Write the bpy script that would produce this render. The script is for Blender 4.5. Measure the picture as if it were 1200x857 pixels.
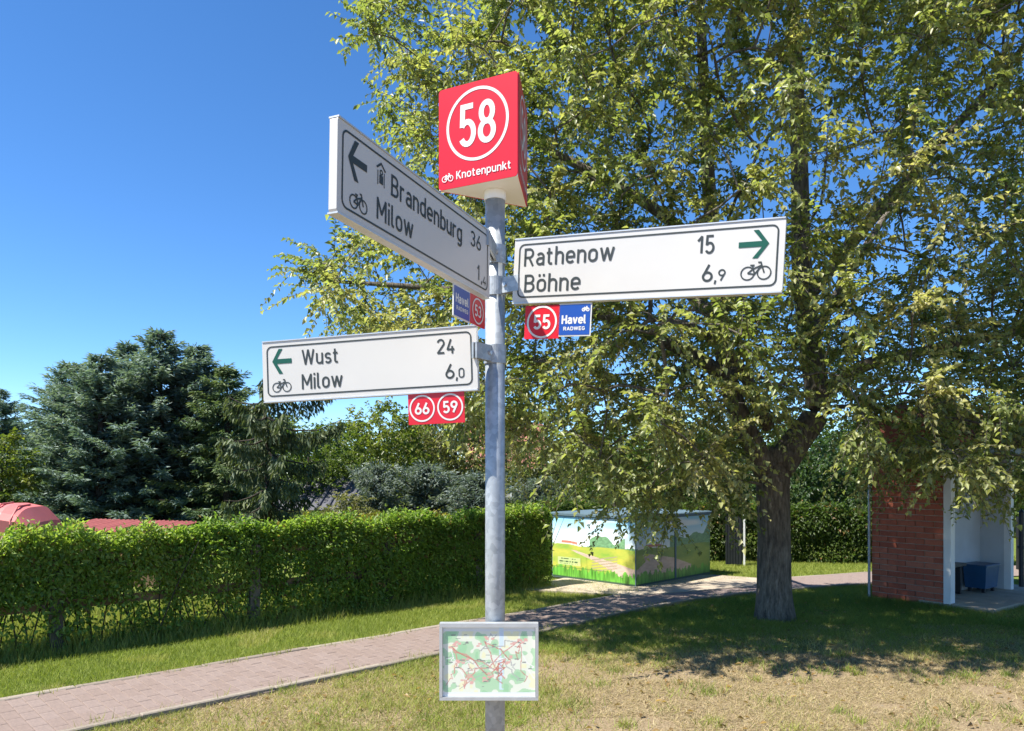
import bpy, math, random
import numpy as np
from mathutils import Vector, Matrix

random.seed(7)
rng = np.random.default_rng(11)
R = math.radians
scene = bpy.context.scene
for o in list(bpy.data.objects):
    bpy.data.objects.remove(o, do_unlink=True)
C = scene.collection

# ------------------------------------------------------------------ camera, sky, sun, exposure
F, HOR, EYE = 886.0, 553.0, 1.75            # focal length and horizon row in photo pixels, eye height in metres
cam_d = bpy.data.cameras.new('camera')
cam_d.sensor_width = 36.0
cam_d.lens = 36.0 * F / 1200.0
cam_d.shift_y = (HOR - 428.5) / 1200.0
cam_d.clip_start = 0.05
cam_d.clip_end = 2000
cam = bpy.data.objects.new('camera', cam_d)
cam.location = (0, 0, EYE)
cam.rotation_euler = (R(90), 0, 0)
C.objects.link(cam)
scene.camera = cam

SUN_EL, SUN_AZ = R(58), R(-157)             # elevation, and the direction towards the sun as an angle from +X
sdir = Vector((math.cos(SUN_AZ) * math.cos(SUN_EL), math.sin(SUN_AZ) * math.cos(SUN_EL), math.sin(SUN_EL)))
world = bpy.data.worlds.new('World')
scene.world = world
world.use_nodes = True
wn = world.node_tree
for n in list(wn.nodes):
    wn.nodes.remove(n)
w_out = wn.nodes.new('ShaderNodeOutputWorld')
w_bg = wn.nodes.new('ShaderNodeBackground')
w_sky = wn.nodes.new('ShaderNodeTexSky')
w_sky.sky_type = 'NISHITA'
w_sky.sun_disc = False
w_sky.sun_elevation = SUN_EL
w_sky.sun_rotation = math.atan2(sdir.x, sdir.y)
w_sky.altitude = 30
w_sky.air_density = 0.7
w_sky.dust_density = 0.0
w_sky.ozone_density = 6.0
w_bg.inputs['Strength'].default_value = 0.092
w_sat = wn.nodes.new('ShaderNodeHueSaturation')
w_sat.inputs['Saturation'].default_value = 1.15
wn.links.new(w_sky.outputs[0], w_sat.inputs['Color'])
wn.links.new(w_sat.outputs[0], w_bg.inputs[0])
wn.links.new(w_bg.outputs[0], w_out.inputs[0])

sun_d = bpy.data.lights.new('sun', 'SUN')
sun_d.energy = 4.0
sun_d.angle = R(0.53)
sun_d.color = (1.0, 0.945, 0.85)
sun = bpy.data.objects.new('sun', sun_d)
sun.rotation_euler = sdir.to_track_quat('Z', 'Y').to_euler()
sun.location = sdir * 40
C.objects.link(sun)

vs = scene.view_settings
vs.view_transform = 'Standard'
vs.look = 'None'
vs.gamma = 1.0
vs.use_curve_mapping = False
vs.exposure = 1.44
scene.render.engine = 'CYCLES'
scene.cycles.use_denoising = True
scene.cycles.max_bounces = 8
scene.cycles.transparent_max_bounces = 4

# ------------------------------------------------------------------ helpers
def P(x, y, D):
    """photo pixel at depth D -> world point"""
    return Vector(((x - 600) / F * D, D, EYE - (y - HOR) / F * D))

def G(x, y):
    """photo pixel on flat ground -> world point"""
    D = EYE * F / (y - HOR)
    return Vector(((x - 600) / F * D, D, 0))

def proj(p):
    return 600 + p[0] / p[1] * F, HOR - (p[2] - EYE) / p[1] * F

def tag(o, label=None, cat=None, group=None, kind=None):
    if label: o['label'] = label
    if cat: o['category'] = cat
    if group: o['group'] = group
    if kind: o['kind'] = kind
    return o

def empty(name, loc=(0, 0, 0), rz=0.0):
    o = bpy.data.objects.new(name, None)
    o.empty_display_size = 0.2
    C.objects.link(o)
    o.location = loc
    o.rotation_euler = (0, 0, rz)
    return o

def link(name, me, mat=None, parent=None, loc=None, rot=None):
    o = bpy.data.objects.new(name, me)
    C.objects.link(o)
    if mat is not None and not me.materials:
        me.materials.append(mat)
    if parent is not None:
        o.parent = parent
    if loc is not None:
        o.location = loc
    if rot is not None:
        o.rotation_euler = rot
    return o

class MB:
    def __init__(s):
        s.v, s.f = [], []
    def add(s, verts, faces):
        b = len(s.v)
        s.v += [tuple(p) for p in verts]
        s.f += [tuple(i + b for i in f) for f in faces]
    def box(s, x0, x1, y0, y1, z0, z1, M=None, bev=0.0):
        if bev <= 0:
            vs_ = [(x, y, z) for z in (z0, z1) for y in (y0, y1) for x in (x0, x1)]
            fs = [(0, 2, 3, 1), (4, 5, 7, 6), (0, 1, 5, 4), (1, 3, 7, 5), (3, 2, 6, 7), (2, 0, 4, 6)]
        else:
            b = bev
            vs_ = [(x0, y0, z0), (x1, y0, z0), (x1, y1, z0), (x0, y1, z0),
                   (x0, y0, z1 - b), (x1, y0, z1 - b), (x1, y1, z1 - b), (x0, y1, z1 - b),
                   (x0 + b, y0 + b, z1), (x1 - b, y0 + b, z1), (x1 - b, y1 - b, z1), (x0 + b, y1 - b, z1)]
            fs = [(3, 2, 1, 0), (8, 9, 10, 11)]
            for i in range(4):
                j = (i + 1) % 4
                fs += [(i, j, 4 + j, 4 + i), (4 + i, 4 + j, 8 + j, 8 + i)]
        if M is not None:
            vs_ = [M @ Vector(p) for p in vs_]
        s.add(vs_, fs)
    def tube(s, pts, radii, n=8, caps=True):
        pts = [Vector(p) for p in pts]
        rings = []
        ref = Vector((0.31, 0.17, 0.93))
        for i, p in enumerate(pts):
            t = (pts[min(i + 1, len(pts) - 1)] - pts[max(i - 1, 0)])
            if t.length < 1e-9: t = Vector((0, 0, 1))
            t.normalize()
            a = ref.cross(t)
            if a.length < 0.1: a = Vector((1, 0, 0)).cross(t)
            a.normalize()
            b = t.cross(a)
            r = radii[i] if hasattr(radii, '__len__') else radii
            rings.append([p + (a * math.cos(2 * math.pi * k / n) + b * math.sin(2 * math.pi * k / n)) * r for k in range(n)])
        vs_ = [q for rg in rings for q in rg]
        fs = []
        for i in range(len(pts) - 1):
            for k in range(n):
                k2 = (k + 1) % n
                fs.append((i * n + k, i * n + k2, (i + 1) * n + k2, (i + 1) * n + k))
        if caps:
            fs.append(tuple(reversed(range(n))))
            fs.append(tuple((len(pts) - 1) * n + k for k in range(n)))
        s.add(vs_, fs)
    def prism(s, poly, y0, y1):
        """polygon in X/Z extruded along Y"""
        n = len(poly)
        vs_ = [(x, y0, z) for x, z in poly] + [(x, y1, z) for x, z in poly]
        fs = [tuple(range(n)), tuple(reversed(range(n, 2 * n)))]
        for i in range(n):
            j = (i + 1) % n
            fs.append((j, i, n + i, n + j))
        s.add(vs_, fs)
    def mesh(s, name, smooth=False):
        me = bpy.data.meshes.new(name)
        me.from_pydata(s.v, [], s.f)
        if smooth:
            me.polygons.foreach_set('use_smooth', [True] * len(me.polygons))
        me.update()
        return me
    def build(s, name, mat, parent=None, smooth=False, loc=None, rot=None):
        return link(name, s.mesh(name, smooth), mat, parent, loc, rot)

def raw_mesh(name, verts, faces, cols=None, smooth=False):
    """numpy verts (N,3) and equal-sized faces (M,k)"""
    me = bpy.data.meshes.new(name)
    nv, (nf, k) = len(verts), faces.shape
    me.vertices.add(nv)
    me.vertices.foreach_set('co', np.ascontiguousarray(verts, dtype=np.float32).ravel())
    me.loops.add(nf * k)
    me.loops.foreach_set('vertex_index', np.ascontiguousarray(faces, dtype=np.int32).ravel())
    me.polygons.add(nf)
    me.polygons.foreach_set('loop_start', np.arange(0, nf * k, k, dtype=np.int32))
    me.polygons.foreach_set('loop_total', np.full(nf, k, dtype=np.int32))
    if smooth:
        me.polygons.foreach_set('use_smooth', np.ones(nf, dtype=bool))
    if cols is not None:
        at = me.color_attributes.new('col', 'FLOAT_COLOR', 'POINT')
        c4 = np.ones((nv, 4), dtype=np.float32)
        c4[:, :3] = cols
        at.data.foreach_set('color', c4.ravel())
    me.update()
    me.validate()
    return me

def unit(a):
    return a / np.maximum(np.linalg.norm(a, axis=-1, keepdims=True), 1e-9)

def leaf_mesh(name, pos, axis, nrm, length, width, cols, fold=0.35, bend=0.15):
    """one folded four-cornered leaf (two triangles) at each position"""
    axis = unit(axis)
    side = unit(np.cross(axis, nrm))
    up = np.cross(side, axis)
    L = np.asarray(length)[:, None]
    W = np.asarray(width)[:, None]
    mid = pos + axis * L * 0.42 + up * W * fold
    a = mid + side * W * 0.5
    b = mid - side * W * 0.5
    tip = pos + axis * L - up * L * bend
    n = len(pos)
    v = np.stack([pos, a, tip, b], axis=1).reshape(-1, 3)
    i = np.arange(n)[:, None] * 4
    f = np.concatenate([i + np.array([[0, 1, 2]]), i + np.array([[0, 2, 3]])], axis=0)
    return raw_mesh(name, v, f, np.repeat(cols, 4, axis=0))

def lerp_tab(tab, x):
    xs = [t[0] for t in tab]; ys = [t[1] for t in tab]
    return np.interp(x, xs, ys)

def vnoise(x, y, seed=0):
    """smooth value noise on numpy arrays, 0..1"""
    xi = np.floor(x).astype(np.int64); yi = np.floor(y).astype(np.int64)
    fx = x - xi; fy = y - yi
    fx = fx * fx * (3 - 2 * fx); fy = fy * fy * (3 - 2 * fy)
    def h(a, b):
        n = (a * 374761393 + b * 668265263 + seed * 982451653) & 0x7fffffff
        n = ((n ^ (n >> 13)) * 1274126177) & 0x7fffffff
        return ((n ^ (n >> 16)) & 0xffff) / 65535.0
    return (h(xi, yi) * (1 - fx) + h(xi + 1, yi) * fx) * (1 - fy) + (h(xi, yi + 1) * (1 - fx) + h(xi + 1, yi + 1) * fx) * fy

# ------------------------------------------------------------------ materials
class NT:
    def __init__(s, name):
        s.m = bpy.data.materials.new(name)
        s.m.use_nodes = True
        s.t = s.m.node_tree
        s.b = s.t.nodes['Principled BSDF']
        s.out = s.t.nodes['Material Output']
    def n(s, typ, **kw):
        nd = s.t.nodes.new(typ)
        for k, v in kw.items():
            if k in nd.inputs: nd.inputs[k].default_value = v
            else: setattr(nd, k, v)
        return nd
    def l(s, a, b):
        s.t.links.new(a, b)
    def coord(s, kind='Object', scale=(1, 1, 1)):
        tc = s.n('ShaderNodeTexCoord')
        mp = s.n('ShaderNodeMapping')
        mp.inputs['Scale'].default_value = scale
        s.l(tc.outputs[kind], mp.inputs[0])
        return mp.outputs[0]
    def noise(s, co, scale, detail=4, rough=0.55):
        nd = s.n('ShaderNodeTexNoise', Scale=scale, Detail=detail, Roughness=rough)
        s.l(co, nd.inputs['Vector'])
        return nd.outputs['Fac']
    def ramp(s, fac, stops):
        r = s.n('ShaderNodeValToRGB')
        e = r.color_ramp.elements
        while len(e) < len(stops): e.new(0.5)
        for i, (p, c) in enumerate(stops):
            e[i].position = p
            e[i].color = (*c, 1) if len(c) == 3 else c
        s.l(fac, r.inputs[0])
        return r.outputs[0]
    def mix(s, fac, a, b, mode='MIX'):
        m = s.n('ShaderNodeMixRGB', blend_type=mode)
        for sock, v in ((m.inputs[0], fac), (m.inputs[1], a), (m.inputs[2], b)):
            if hasattr(v, 'is_output'): s.l(v, sock)
            elif isinstance(v, (int, float)): sock.default_value = v
            else: sock.default_value = (*v, 1)
        return m.outputs[0]
    def bump(s, h, strength=0.3, dist=0.01):
        b = s.n('ShaderNodeBump', Strength=strength, Distance=dist)
        s.l(h, b.inputs['Height'])
        s.l(b.outputs[0], s.b.inputs['Normal'])

def simple(name, col, rough=0.6, metal=0.0, var=0.12, scale=8.0, bump=0.0, spec=0.5):
    t = NT(name)
    co = t.coord()
    f = t.noise(co, scale, 5)
    lo = tuple(c * (1 - var) for c in col); hi = tuple(min(1, c * (1 + var)) for c in col)
    t.l(t.ramp(f, [(0.3, lo), (0.7, hi)]), t.b.inputs['Base Color'])
    t.b.inputs['Roughness'].default_value = rough
    t.b.inputs['Metallic'].default_value = metal
    t.b.inputs['Specular IOR Level'].default_value = spec
    if bump: t.bump(f, bump)
    return t.m

def foliage(name, rough=0.45, trans=0.35, spec=0.4):
    t = NT(name)
    at = t.n('ShaderNodeVertexColor', layer_name='col')
    t.l(at.outputs[0], t.b.inputs['Base Color'])
    t.b.inputs['Roughness'].default_value = rough
    t.b.inputs['Specular IOR Level'].default_value = spec
    tr = t.n('ShaderNodeBsdfTranslucent')
    t.l(t.mix(1.0, at.outputs[0], (1.45, 1.55, 0.75), 'MULTIPLY'), tr.inputs[0])
    mx = t.n('ShaderNodeMixShader')
    mx.inputs[0].default_value = trans
    t.l(t.b.outputs[0], mx.inputs[1]); t.l(tr.outputs[0], mx.inputs[2])
    t.l(mx.outputs[0], t.out.inputs[0])
    return t.m

def printed(name, rough=0.4, coat=0.0):
    t = NT(name)
    at = t.n('ShaderNodeVertexColor', layer_name='col')
    t.l(at.outputs[0], t.b.inputs['Base Color'])
    t.b.inputs['Roughness'].default_value = rough
    t.b.inputs['Coat Weight'].default_value = coat
    return t.m

def piece_mat(name, stops, rough=0.85, bump=0.4, nscale=30):
    """colour that differs from piece to piece (object random) plus grain"""
    t = NT(name)
    oi = t.n('ShaderNodeObjectInfo')
    c = t.ramp(oi.outputs['Random'], stops)
    co = t.coord()
    f = t.noise(co, nscale, 6, 0.65)
    g = t.ramp(f, [(0.25, (0.72, 0.72, 0.72)), (0.75, (1.15, 1.13, 1.1))])
    t.l(t.mix(1.0, c, g, 'MULTIPLY'), t.b.inputs['Base Color'])
    t.b.inputs['Roughness'].default_value = rough
    t.bump(f, bump, 0.004)
    return t.m

def m_galv():
    t = NT('galvanised_steel')
    co = t.coord()
    v = t.n('ShaderNodeTexVoronoi', Scale=55.0)
    t.l(co, v.inputs['Vector'])
    n1 = t.noise(co, 6, 6, 0.6)
    a = t.ramp(v.outputs['Color'], [(0.0, (0.33, 0.36, 0.38)), (1.0, (0.52, 0.55, 0.57))])
    b = t.ramp(n1, [(0.3, (0.72, 0.74, 0.76)), (0.7, (1.05, 1.05, 1.05))])
    t.l(t.mix(1.0, a, b, 'MULTIPLY'), t.b.inputs['Base Color'])
    t.b.inputs['Metallic'].default_value = 0.45
    t.l(t.ramp(n1, [(0.2, (0.42,) * 3), (0.8, (0.62,) * 3)]), t.b.inputs['Roughness'])
    t.bump(n1, 0.08, 0.004)
    return t.m

def m_ground():
    t = NT('lawn_soil')
    co = t.coord('Object')
    sep = t.n('ShaderNodeSeparateXYZ'); t.l(co, sep.inputs[0])
    n1 = t.noise(co, 0.9, 6, 0.6)
    n2 = t.noise(co, 7.0, 6, 0.65)
    n3 = t.noise(co, 55.0, 4, 0.7)
    green = t.ramp(n2, [(0.3, (0.075, 0.11, 0.02)), (0.55, (0.13, 0.165, 0.032)), (0.8, (0.20, 0.20, 0.065))])
    dry = t.ramp(n3, [(0.28, (0.10, 0.07, 0.04)), (0.5, (0.235, 0.178, 0.108)), (0.75, (0.38, 0.305, 0.20))])
    # worn, dry ground this side of about y = 8.2 m, and right of the path
    my = t.n('ShaderNodeMapRange', interpolation_type='SMOOTHSTEP')
    for k, v in (('From Min', 8.4), ('From Max', 6.2), ('To Min', -0.25), ('To Max', 0.42)): my.inputs[k].default_value = v
    t.l(sep.outputs['Y'], my.inputs['Value'])
    ad = t.n('ShaderNodeMath', operation='ADD'); t.l(n1, ad.inputs[0]); t.l(my.outputs[0], ad.inputs[1])
    # the strip on the far side of the path stays green
    px = t.n('ShaderNodeMath', operation='SUBTRACT'); t.l(sep.outputs['Y'], px.inputs[0]); t.l(sep.outputs['X'], px.inputs[1])
    mp = t.n('ShaderNodeMapRange', interpolation_type='SMOOTHSTEP')
    for k, v in (('From Min', 8.6), ('From Max', 9.4), ('To Min', 0.0), ('To Max', -0.45)): mp.inputs[k].default_value = v
    t.l(px.outputs[0], mp.inputs['Value'])
    ad2 = t.n('ShaderNodeMath', operation='ADD'); t.l(ad.outputs[0], ad2.inputs[0]); t.l(mp.outputs[0], ad2.inputs[1])
    fac = t.ramp(ad2.outputs[0], [(0.42, (0, 0, 0)), (0.68, (1, 1, 1))])
    t.l(t.mix(fac, green, dry), t.b.inputs['Base Color'])
    t.b.inputs['Roughness'].default_value = 0.95
    t.b.inputs['Specular IOR Level'].default_value = 0.15
    t.bump(n3, 0.6, 0.02)
    return t.m

def m_bark(name, c0, c1, c2):
    t = NT(name)
    co = t.coord('Object', (13, 13, 2.6))
    n1 = t.noise(co, 2.2, 8, 0.72)
    co2 = t.coord('Object')
    n2 = t.noise(co2, 3.0, 4)
    base = t.ramp(n1, [(0.32, c0), (0.52, c1), (0.75, c2)])
    v = t.ramp(n2, [(0.3, (0.75, 0.75, 0.75)), (0.7, (1.15, 1.15, 1.12))])
    t.l(t.mix(1.0, base, v, 'MULTIPLY'), t.b.inputs['Base Color'])
    t.b.inputs['Roughness'].default_value = 0.9
    t.bump(n1, 1.0, 0.05)
    return t.m

M = {
    'galv': m_galv(),
    'alu': simple('brushed_aluminium', (0.55, 0.57, 0.58), 0.42, 0.5, 0.08, 20),
    'sign_white': simple('sign_white_film', (0.55, 0.54, 0.51), 0.34, 0, 0.045, 2.2, spec=0.5),
    'ink': simple('sign_black_ink', (0.028, 0.036, 0.034), 0.45, 0, 0.1),
    'sign_green': simple('sign_green_film', (0.002, 0.075, 0.045), 0.4, 0, 0.05),
    'red': simple('sign_red_film', (0.58, 0.010, 0.022), 0.32, 0, 0.03, 3),
    'blue': simple('sign_blue_film', (0.012, 0.07, 0.34), 0.32, 0, 0.05, 3),
    'white_ink': simple('white_print', (0.64, 0.64, 0.62), 0.4, 0, 0.02),
    'prism_white': simple('white_sheet_metal', (0.82, 0.82, 0.80), 0.45, 0, 0.03),
    'ground': m_ground(),
    'bark': m_bark('tree_bark', (0.04, 0.034, 0.027), (0.17, 0.145, 0.115), (0.34, 0.30, 0.245)),
    'bark_dark': m_bark('dark_bark', (0.02, 0.016, 0.012), (0.06, 0.045, 0.035), (0.12, 0.1, 0.08)),
    'leaf': foliage('tree_leaves', 0.4, 0.46, 0.5),
    'hedge_leaf': foliage('hedge_leaves', 0.45, 0.5, 0.45),
    'needle': foliage('spruce_needles', 0.55, 0.25, 0.3),
    'grass': foliage('grass_blades', 0.6, 0.35, 0.25),
    'paver': piece_mat('red_paver', [(0.0, (0.212, 0.16, 0.137)), (0.5, (0.222, 0.17, 0.148)), (1.0, (0.233, 0.181, 0.16))], 0.9, 0.5, 60),
    'bed': simple('sand_bed', (0.21, 0.16, 0.135), 0.95, 0, 0.25, 40, 0.4),
    'kerb': piece_mat('concrete_edging', [(0.0, (0.22, 0.185, 0.15)), (1.0, (0.30, 0.26, 0.21))], 0.9, 0.5, 40),
    'brick': piece_mat('red_brick', [(0.0, (0.34, 0.085, 0.045)), (0.5, (0.42, 0.115, 0.062)), (1.0, (0.47, 0.155, 0.09))], 0.85, 0.5, 45),
    'mortar': simple('mortar', (0.46, 0.40, 0.34), 0.95, 0, 0.15, 30, 0.3),
    'plaster': simple('pale_plaster', (0.50, 0.53, 0.55), 0.85, 0, 0.08, 3, 0.1),
    'white_paint': simple('white_paint', (0.74, 0.75, 0.74), 0.5, 0, 0.05, 6),
    'slab': simple('concrete_slab', (0.37, 0.31, 0.235), 0.92, 0, 0.18, 5, 0.3),
    'path_sand': simple('rolled_sand', (0.44, 0.36, 0.28), 0.95, 0, 0.18, 9, 0.4),
    'roof_red': piece_mat('red_roof_tile', [(0.0, (0.26, 0.07, 0.045)), (1.0, (0.38, 0.13, 0.085))], 0.8, 0.4, 20),
    'roof_dark': simple('dark_roof_tile', (0.10, 0.10, 0.115), 0.6, 0, 0.2, 10, 0.2),
    'roof_brown': simple('brown_roof_tile', (0.27, 0.115, 0.075), 0.75, 0, 0.2, 6, 0.2),
    'dark_metal': simple('dark_metal', (0.025, 0.028, 0.032), 0.45, 0.3, 0.2),
    'blue_plastic': simple('blue_plastic', (0.012, 0.07, 0.16), 0.4, 0, 0.1),
    'tarp': simple('red_tarpaulin', (0.60, 0.16, 0.145), 0.5, 0, 0.08, 4, 0.1),
    'red_sheet': simple('red_corrugated_sheet', (0.42, 0.13, 0.115), 0.55, 0, 0.1, 4),
    'rubber': simple('black_rubber', (0.02, 0.02, 0.02), 0.8),
    'wood': simple('weathered_wood', (0.10, 0.085, 0.068), 0.9, 0, 0.35, 14, 0.5),
    'rail': simple('brown_rail_wood', (0.20, 0.125, 0.075), 0.9, 0, 0.25, 10, 0.4),
    'cream': simple('cream_render', (0.62, 0.58, 0.50), 0.9, 0, 0.05, 2),
    'house_wall': simple('grey_render', (0.42, 0.40, 0.37), 0.9, 0, 0.08, 2),
    'box_cap': simple('blue_grey_paint', (0.08, 0.13, 0.16), 0.85, 0, 0.08),
    'mural': printed('painted_mural', 0.45),
    'map': printed('printed_map', 0.35, 0.0),
    'glass': simple('dark_window_glass', (0.03, 0.04, 0.05), 0.08, 0, 0.1),
}

# ------------------------------------------------------------------ the ground, path and kerbs
mb = MB()
N = 60
xs = [-600, -200, -80, -40, -20] + [-12 + i * 1.0 for i in range(27)] + [22, 40, 80, 200, 600]
ys = [-200, -60, -20, -6] + [0 + i * 1.0 for i in range(26)] + [34, 50, 80, 200, 900]
vv = [(x, y, 0.0) for y in ys for x in xs]
ff = [(j * len(xs) + i, j * len(xs) + i + 1, (j + 1) * len(xs) + i + 1, (j + 1) * len(xs) + i) for j in range(len(ys) - 1) for i in range(len(xs) - 1)]
mb.add(vv, ff)
tag(mb.build('lawn', M['ground']), kind='structure')

NEAR = [(-7.6, 0.4), (-2.77, 5.22), (-0.766, 7.14), (0.374, 8.25), (1.3, 9.25), (2.3, 10.15), (3.45, 10.85), (5.6, 11.75), (8.4, 12.6), (14, 13.8)]
FAR = [(-8.5, 1.15), (-3.75, 5.82), (-0.95, 8.32), (0.35, 9.45), (1.35, 10.45), (2.2, 11.2), (3.1, 11.75), (6.1, 13.0), (8.1, 13.7), (14, 15.0)]
def resample(pl, step):
    pl = np.array(pl, float)
    d = np.concatenate([[0], np.cumsum(np.linalg.norm(np.diff(pl, axis=0), axis=1))])
    n = max(2, int(d[-1] / step) + 1)
    s = np.linspace(0, d[-1], n)
    q = np.stack([np.interp(s, d, pl[:, 0]), np.interp(s, d, pl[:, 1])], 1)
    k = max(1, int(0.5 / step))
    if n > 4 * k:
        qq = q.copy()
        for i in range(k, n - k): qq[i] = q[i - k:i + k + 1].mean(0)
        q = qq
    return q
near_s = resample(NEAR, 0.1)
far_s = resample(FAR, 0.1)
nn = 230
idx = lambda a: a[np.clip(np.round(np.linspace(0, len(a) - 1, nn)).astype(int), 0, len(a) - 1)]
near_p, far_p = idx(near_s), idx(far_s)
v = np.concatenate([np.c_[near_p, np.full(nn, 0.018)], np.c_[far_p, np.full(nn, 0.018)]])
i_ = np.arange(nn - 1)
path_obj = link('path', raw_mesh('path', v, np.stack([i_, i_ + 1, nn + i_ + 1, nn + i_], 1)), M['bed'])
tag(path_obj, kind='structure')

paver_me = MB()
paver_me.box(-0.0985, 0.0985, -0.0487, 0.0487, 0.0, 0.024, bev=0.004)
paver_me = paver_me.mesh('paver')
paver_me.materials.append(M['paver'])
mid = (near_p + far_p) / 2
mid_s = resample(mid, 0.1)
cand = []
row = 0
for i in range(len(mid_s) - 1):
    c = mid_s[i]; t = mid_s[min(i + 1, len(mid_s) - 1)] - mid_s[max(i - 1, 0)]
    t = t / np.linalg.norm(t)
    if c[1] < 3.2 or c[0] > 8.0: continue
    nrm = np.array([-t[1], t[0]])
    # half width of the path here
    wn_ = np.abs((near_p - c) @ nrm)[np.argmin(np.abs((near_p - c) @ t))]
    wf_ = np.abs((far_p - c) @ nrm)[np.argmin(np.abs((far_p - c) @ t))]
    off = 0.1 if row % 2 else 0.0
    k0 = int((-wn_ + 0.05) / 0.2) - 1; k1 = int((wf_ - 0.05) / 0.2) + 1
    for k in range(k0, k1 + 1):
        u = k * 0.2 + off
        if u < -wn_ + 0.03 or u > wf_ - 0.03: continue
        p = c + nrm * u
        cand.append((p[0], p[1], math.atan2(nrm[1], nrm[0])))
    row += 1
def inview(x, y):
    if y < 1: return False
    px, py = proj((x, y, 0))
    return -20 < px < 1220 and py < 870
vis = sorted([c for c in cand if inview(c[0], c[1])], key=lambda c: c[1])
single = vis[:300]
rest = [c for c in cand if c not in set(single)]
for x, y, a in single:
    link('paver', paver_me, None, path_obj, (x, y, 0.0 + random.uniform(-0.0015, 0.0015)), (random.uniform(-.012, .012), random.uniform(-.01, .01), a + random.uniform(-.015, .015)))
mb = MB()
for x, y, a in rest:
    Mx = Matrix.Translation((x, y, random.uniform(-.0015, .0015))) @ Matrix.Rotation(a, 4, 'Z')
    mb.box(-0.0985, 0.0985, -0.0487, 0.0487, 0.0, 0.024, Mx, 0.004)
o = mb.build('distant_paving', M['paver'], path_obj)
tag(o, kind='stuff')

# kerb stones: one metre concrete edgings on both sides
def kerb_line(pl, z1, w, side):
    me = MB(); me.box(-0.4975, 0.4975, -w / 2, w / 2, -0.05, z1, bev=0.008)
    me = me.mesh('kerb_stone'); me.materials.append(M['kerb'])
    q = resample(pl, 0.1)
    for i in range(0, len(q) - 10, 10):
        a, b = q[i], q[i + 10]
        if max(a[1], b[1]) < 3.5 or a[0] > 7.0: continue
        t = (b - a) / np.linalg.norm(b - a)
        c = (a + b) / 2 + np.array([-t[1], t[0]]) * side
        L = np.linalg.norm(b - a)
        o = link('kerb_stone', me, None, path_obj, (c[0], c[1], random.uniform(-.004, .004)), (random.uniform(-.03, .03), random.uniform(-.006, .006), math.atan2(t[1], t[0])))
        o.scale = (L, 1, 1)
kerb_line(NEAR, 0.045, 0.06, -0.03)
kerb_line(FAR, 0.026, 0.07, 0.035)

# concrete apron in front of the transformer box
apron = MB()
pts = [G(604, 693), G(745, 700.5), G(880, 690), G(905, 681), G(835, 676), G(660, 680)]
apron.add([(p.x, p.y, 0.035) for p in pts] + [(p.x, p.y, -0.02) for p in pts],
          [tuple(range(6))] + [(6 + i, 6 + (i + 1) % 6, (i + 1) % 6, i) for i in range(6)])
tag(apron.build('concrete_apron', M['slab']), kind='structure')

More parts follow.
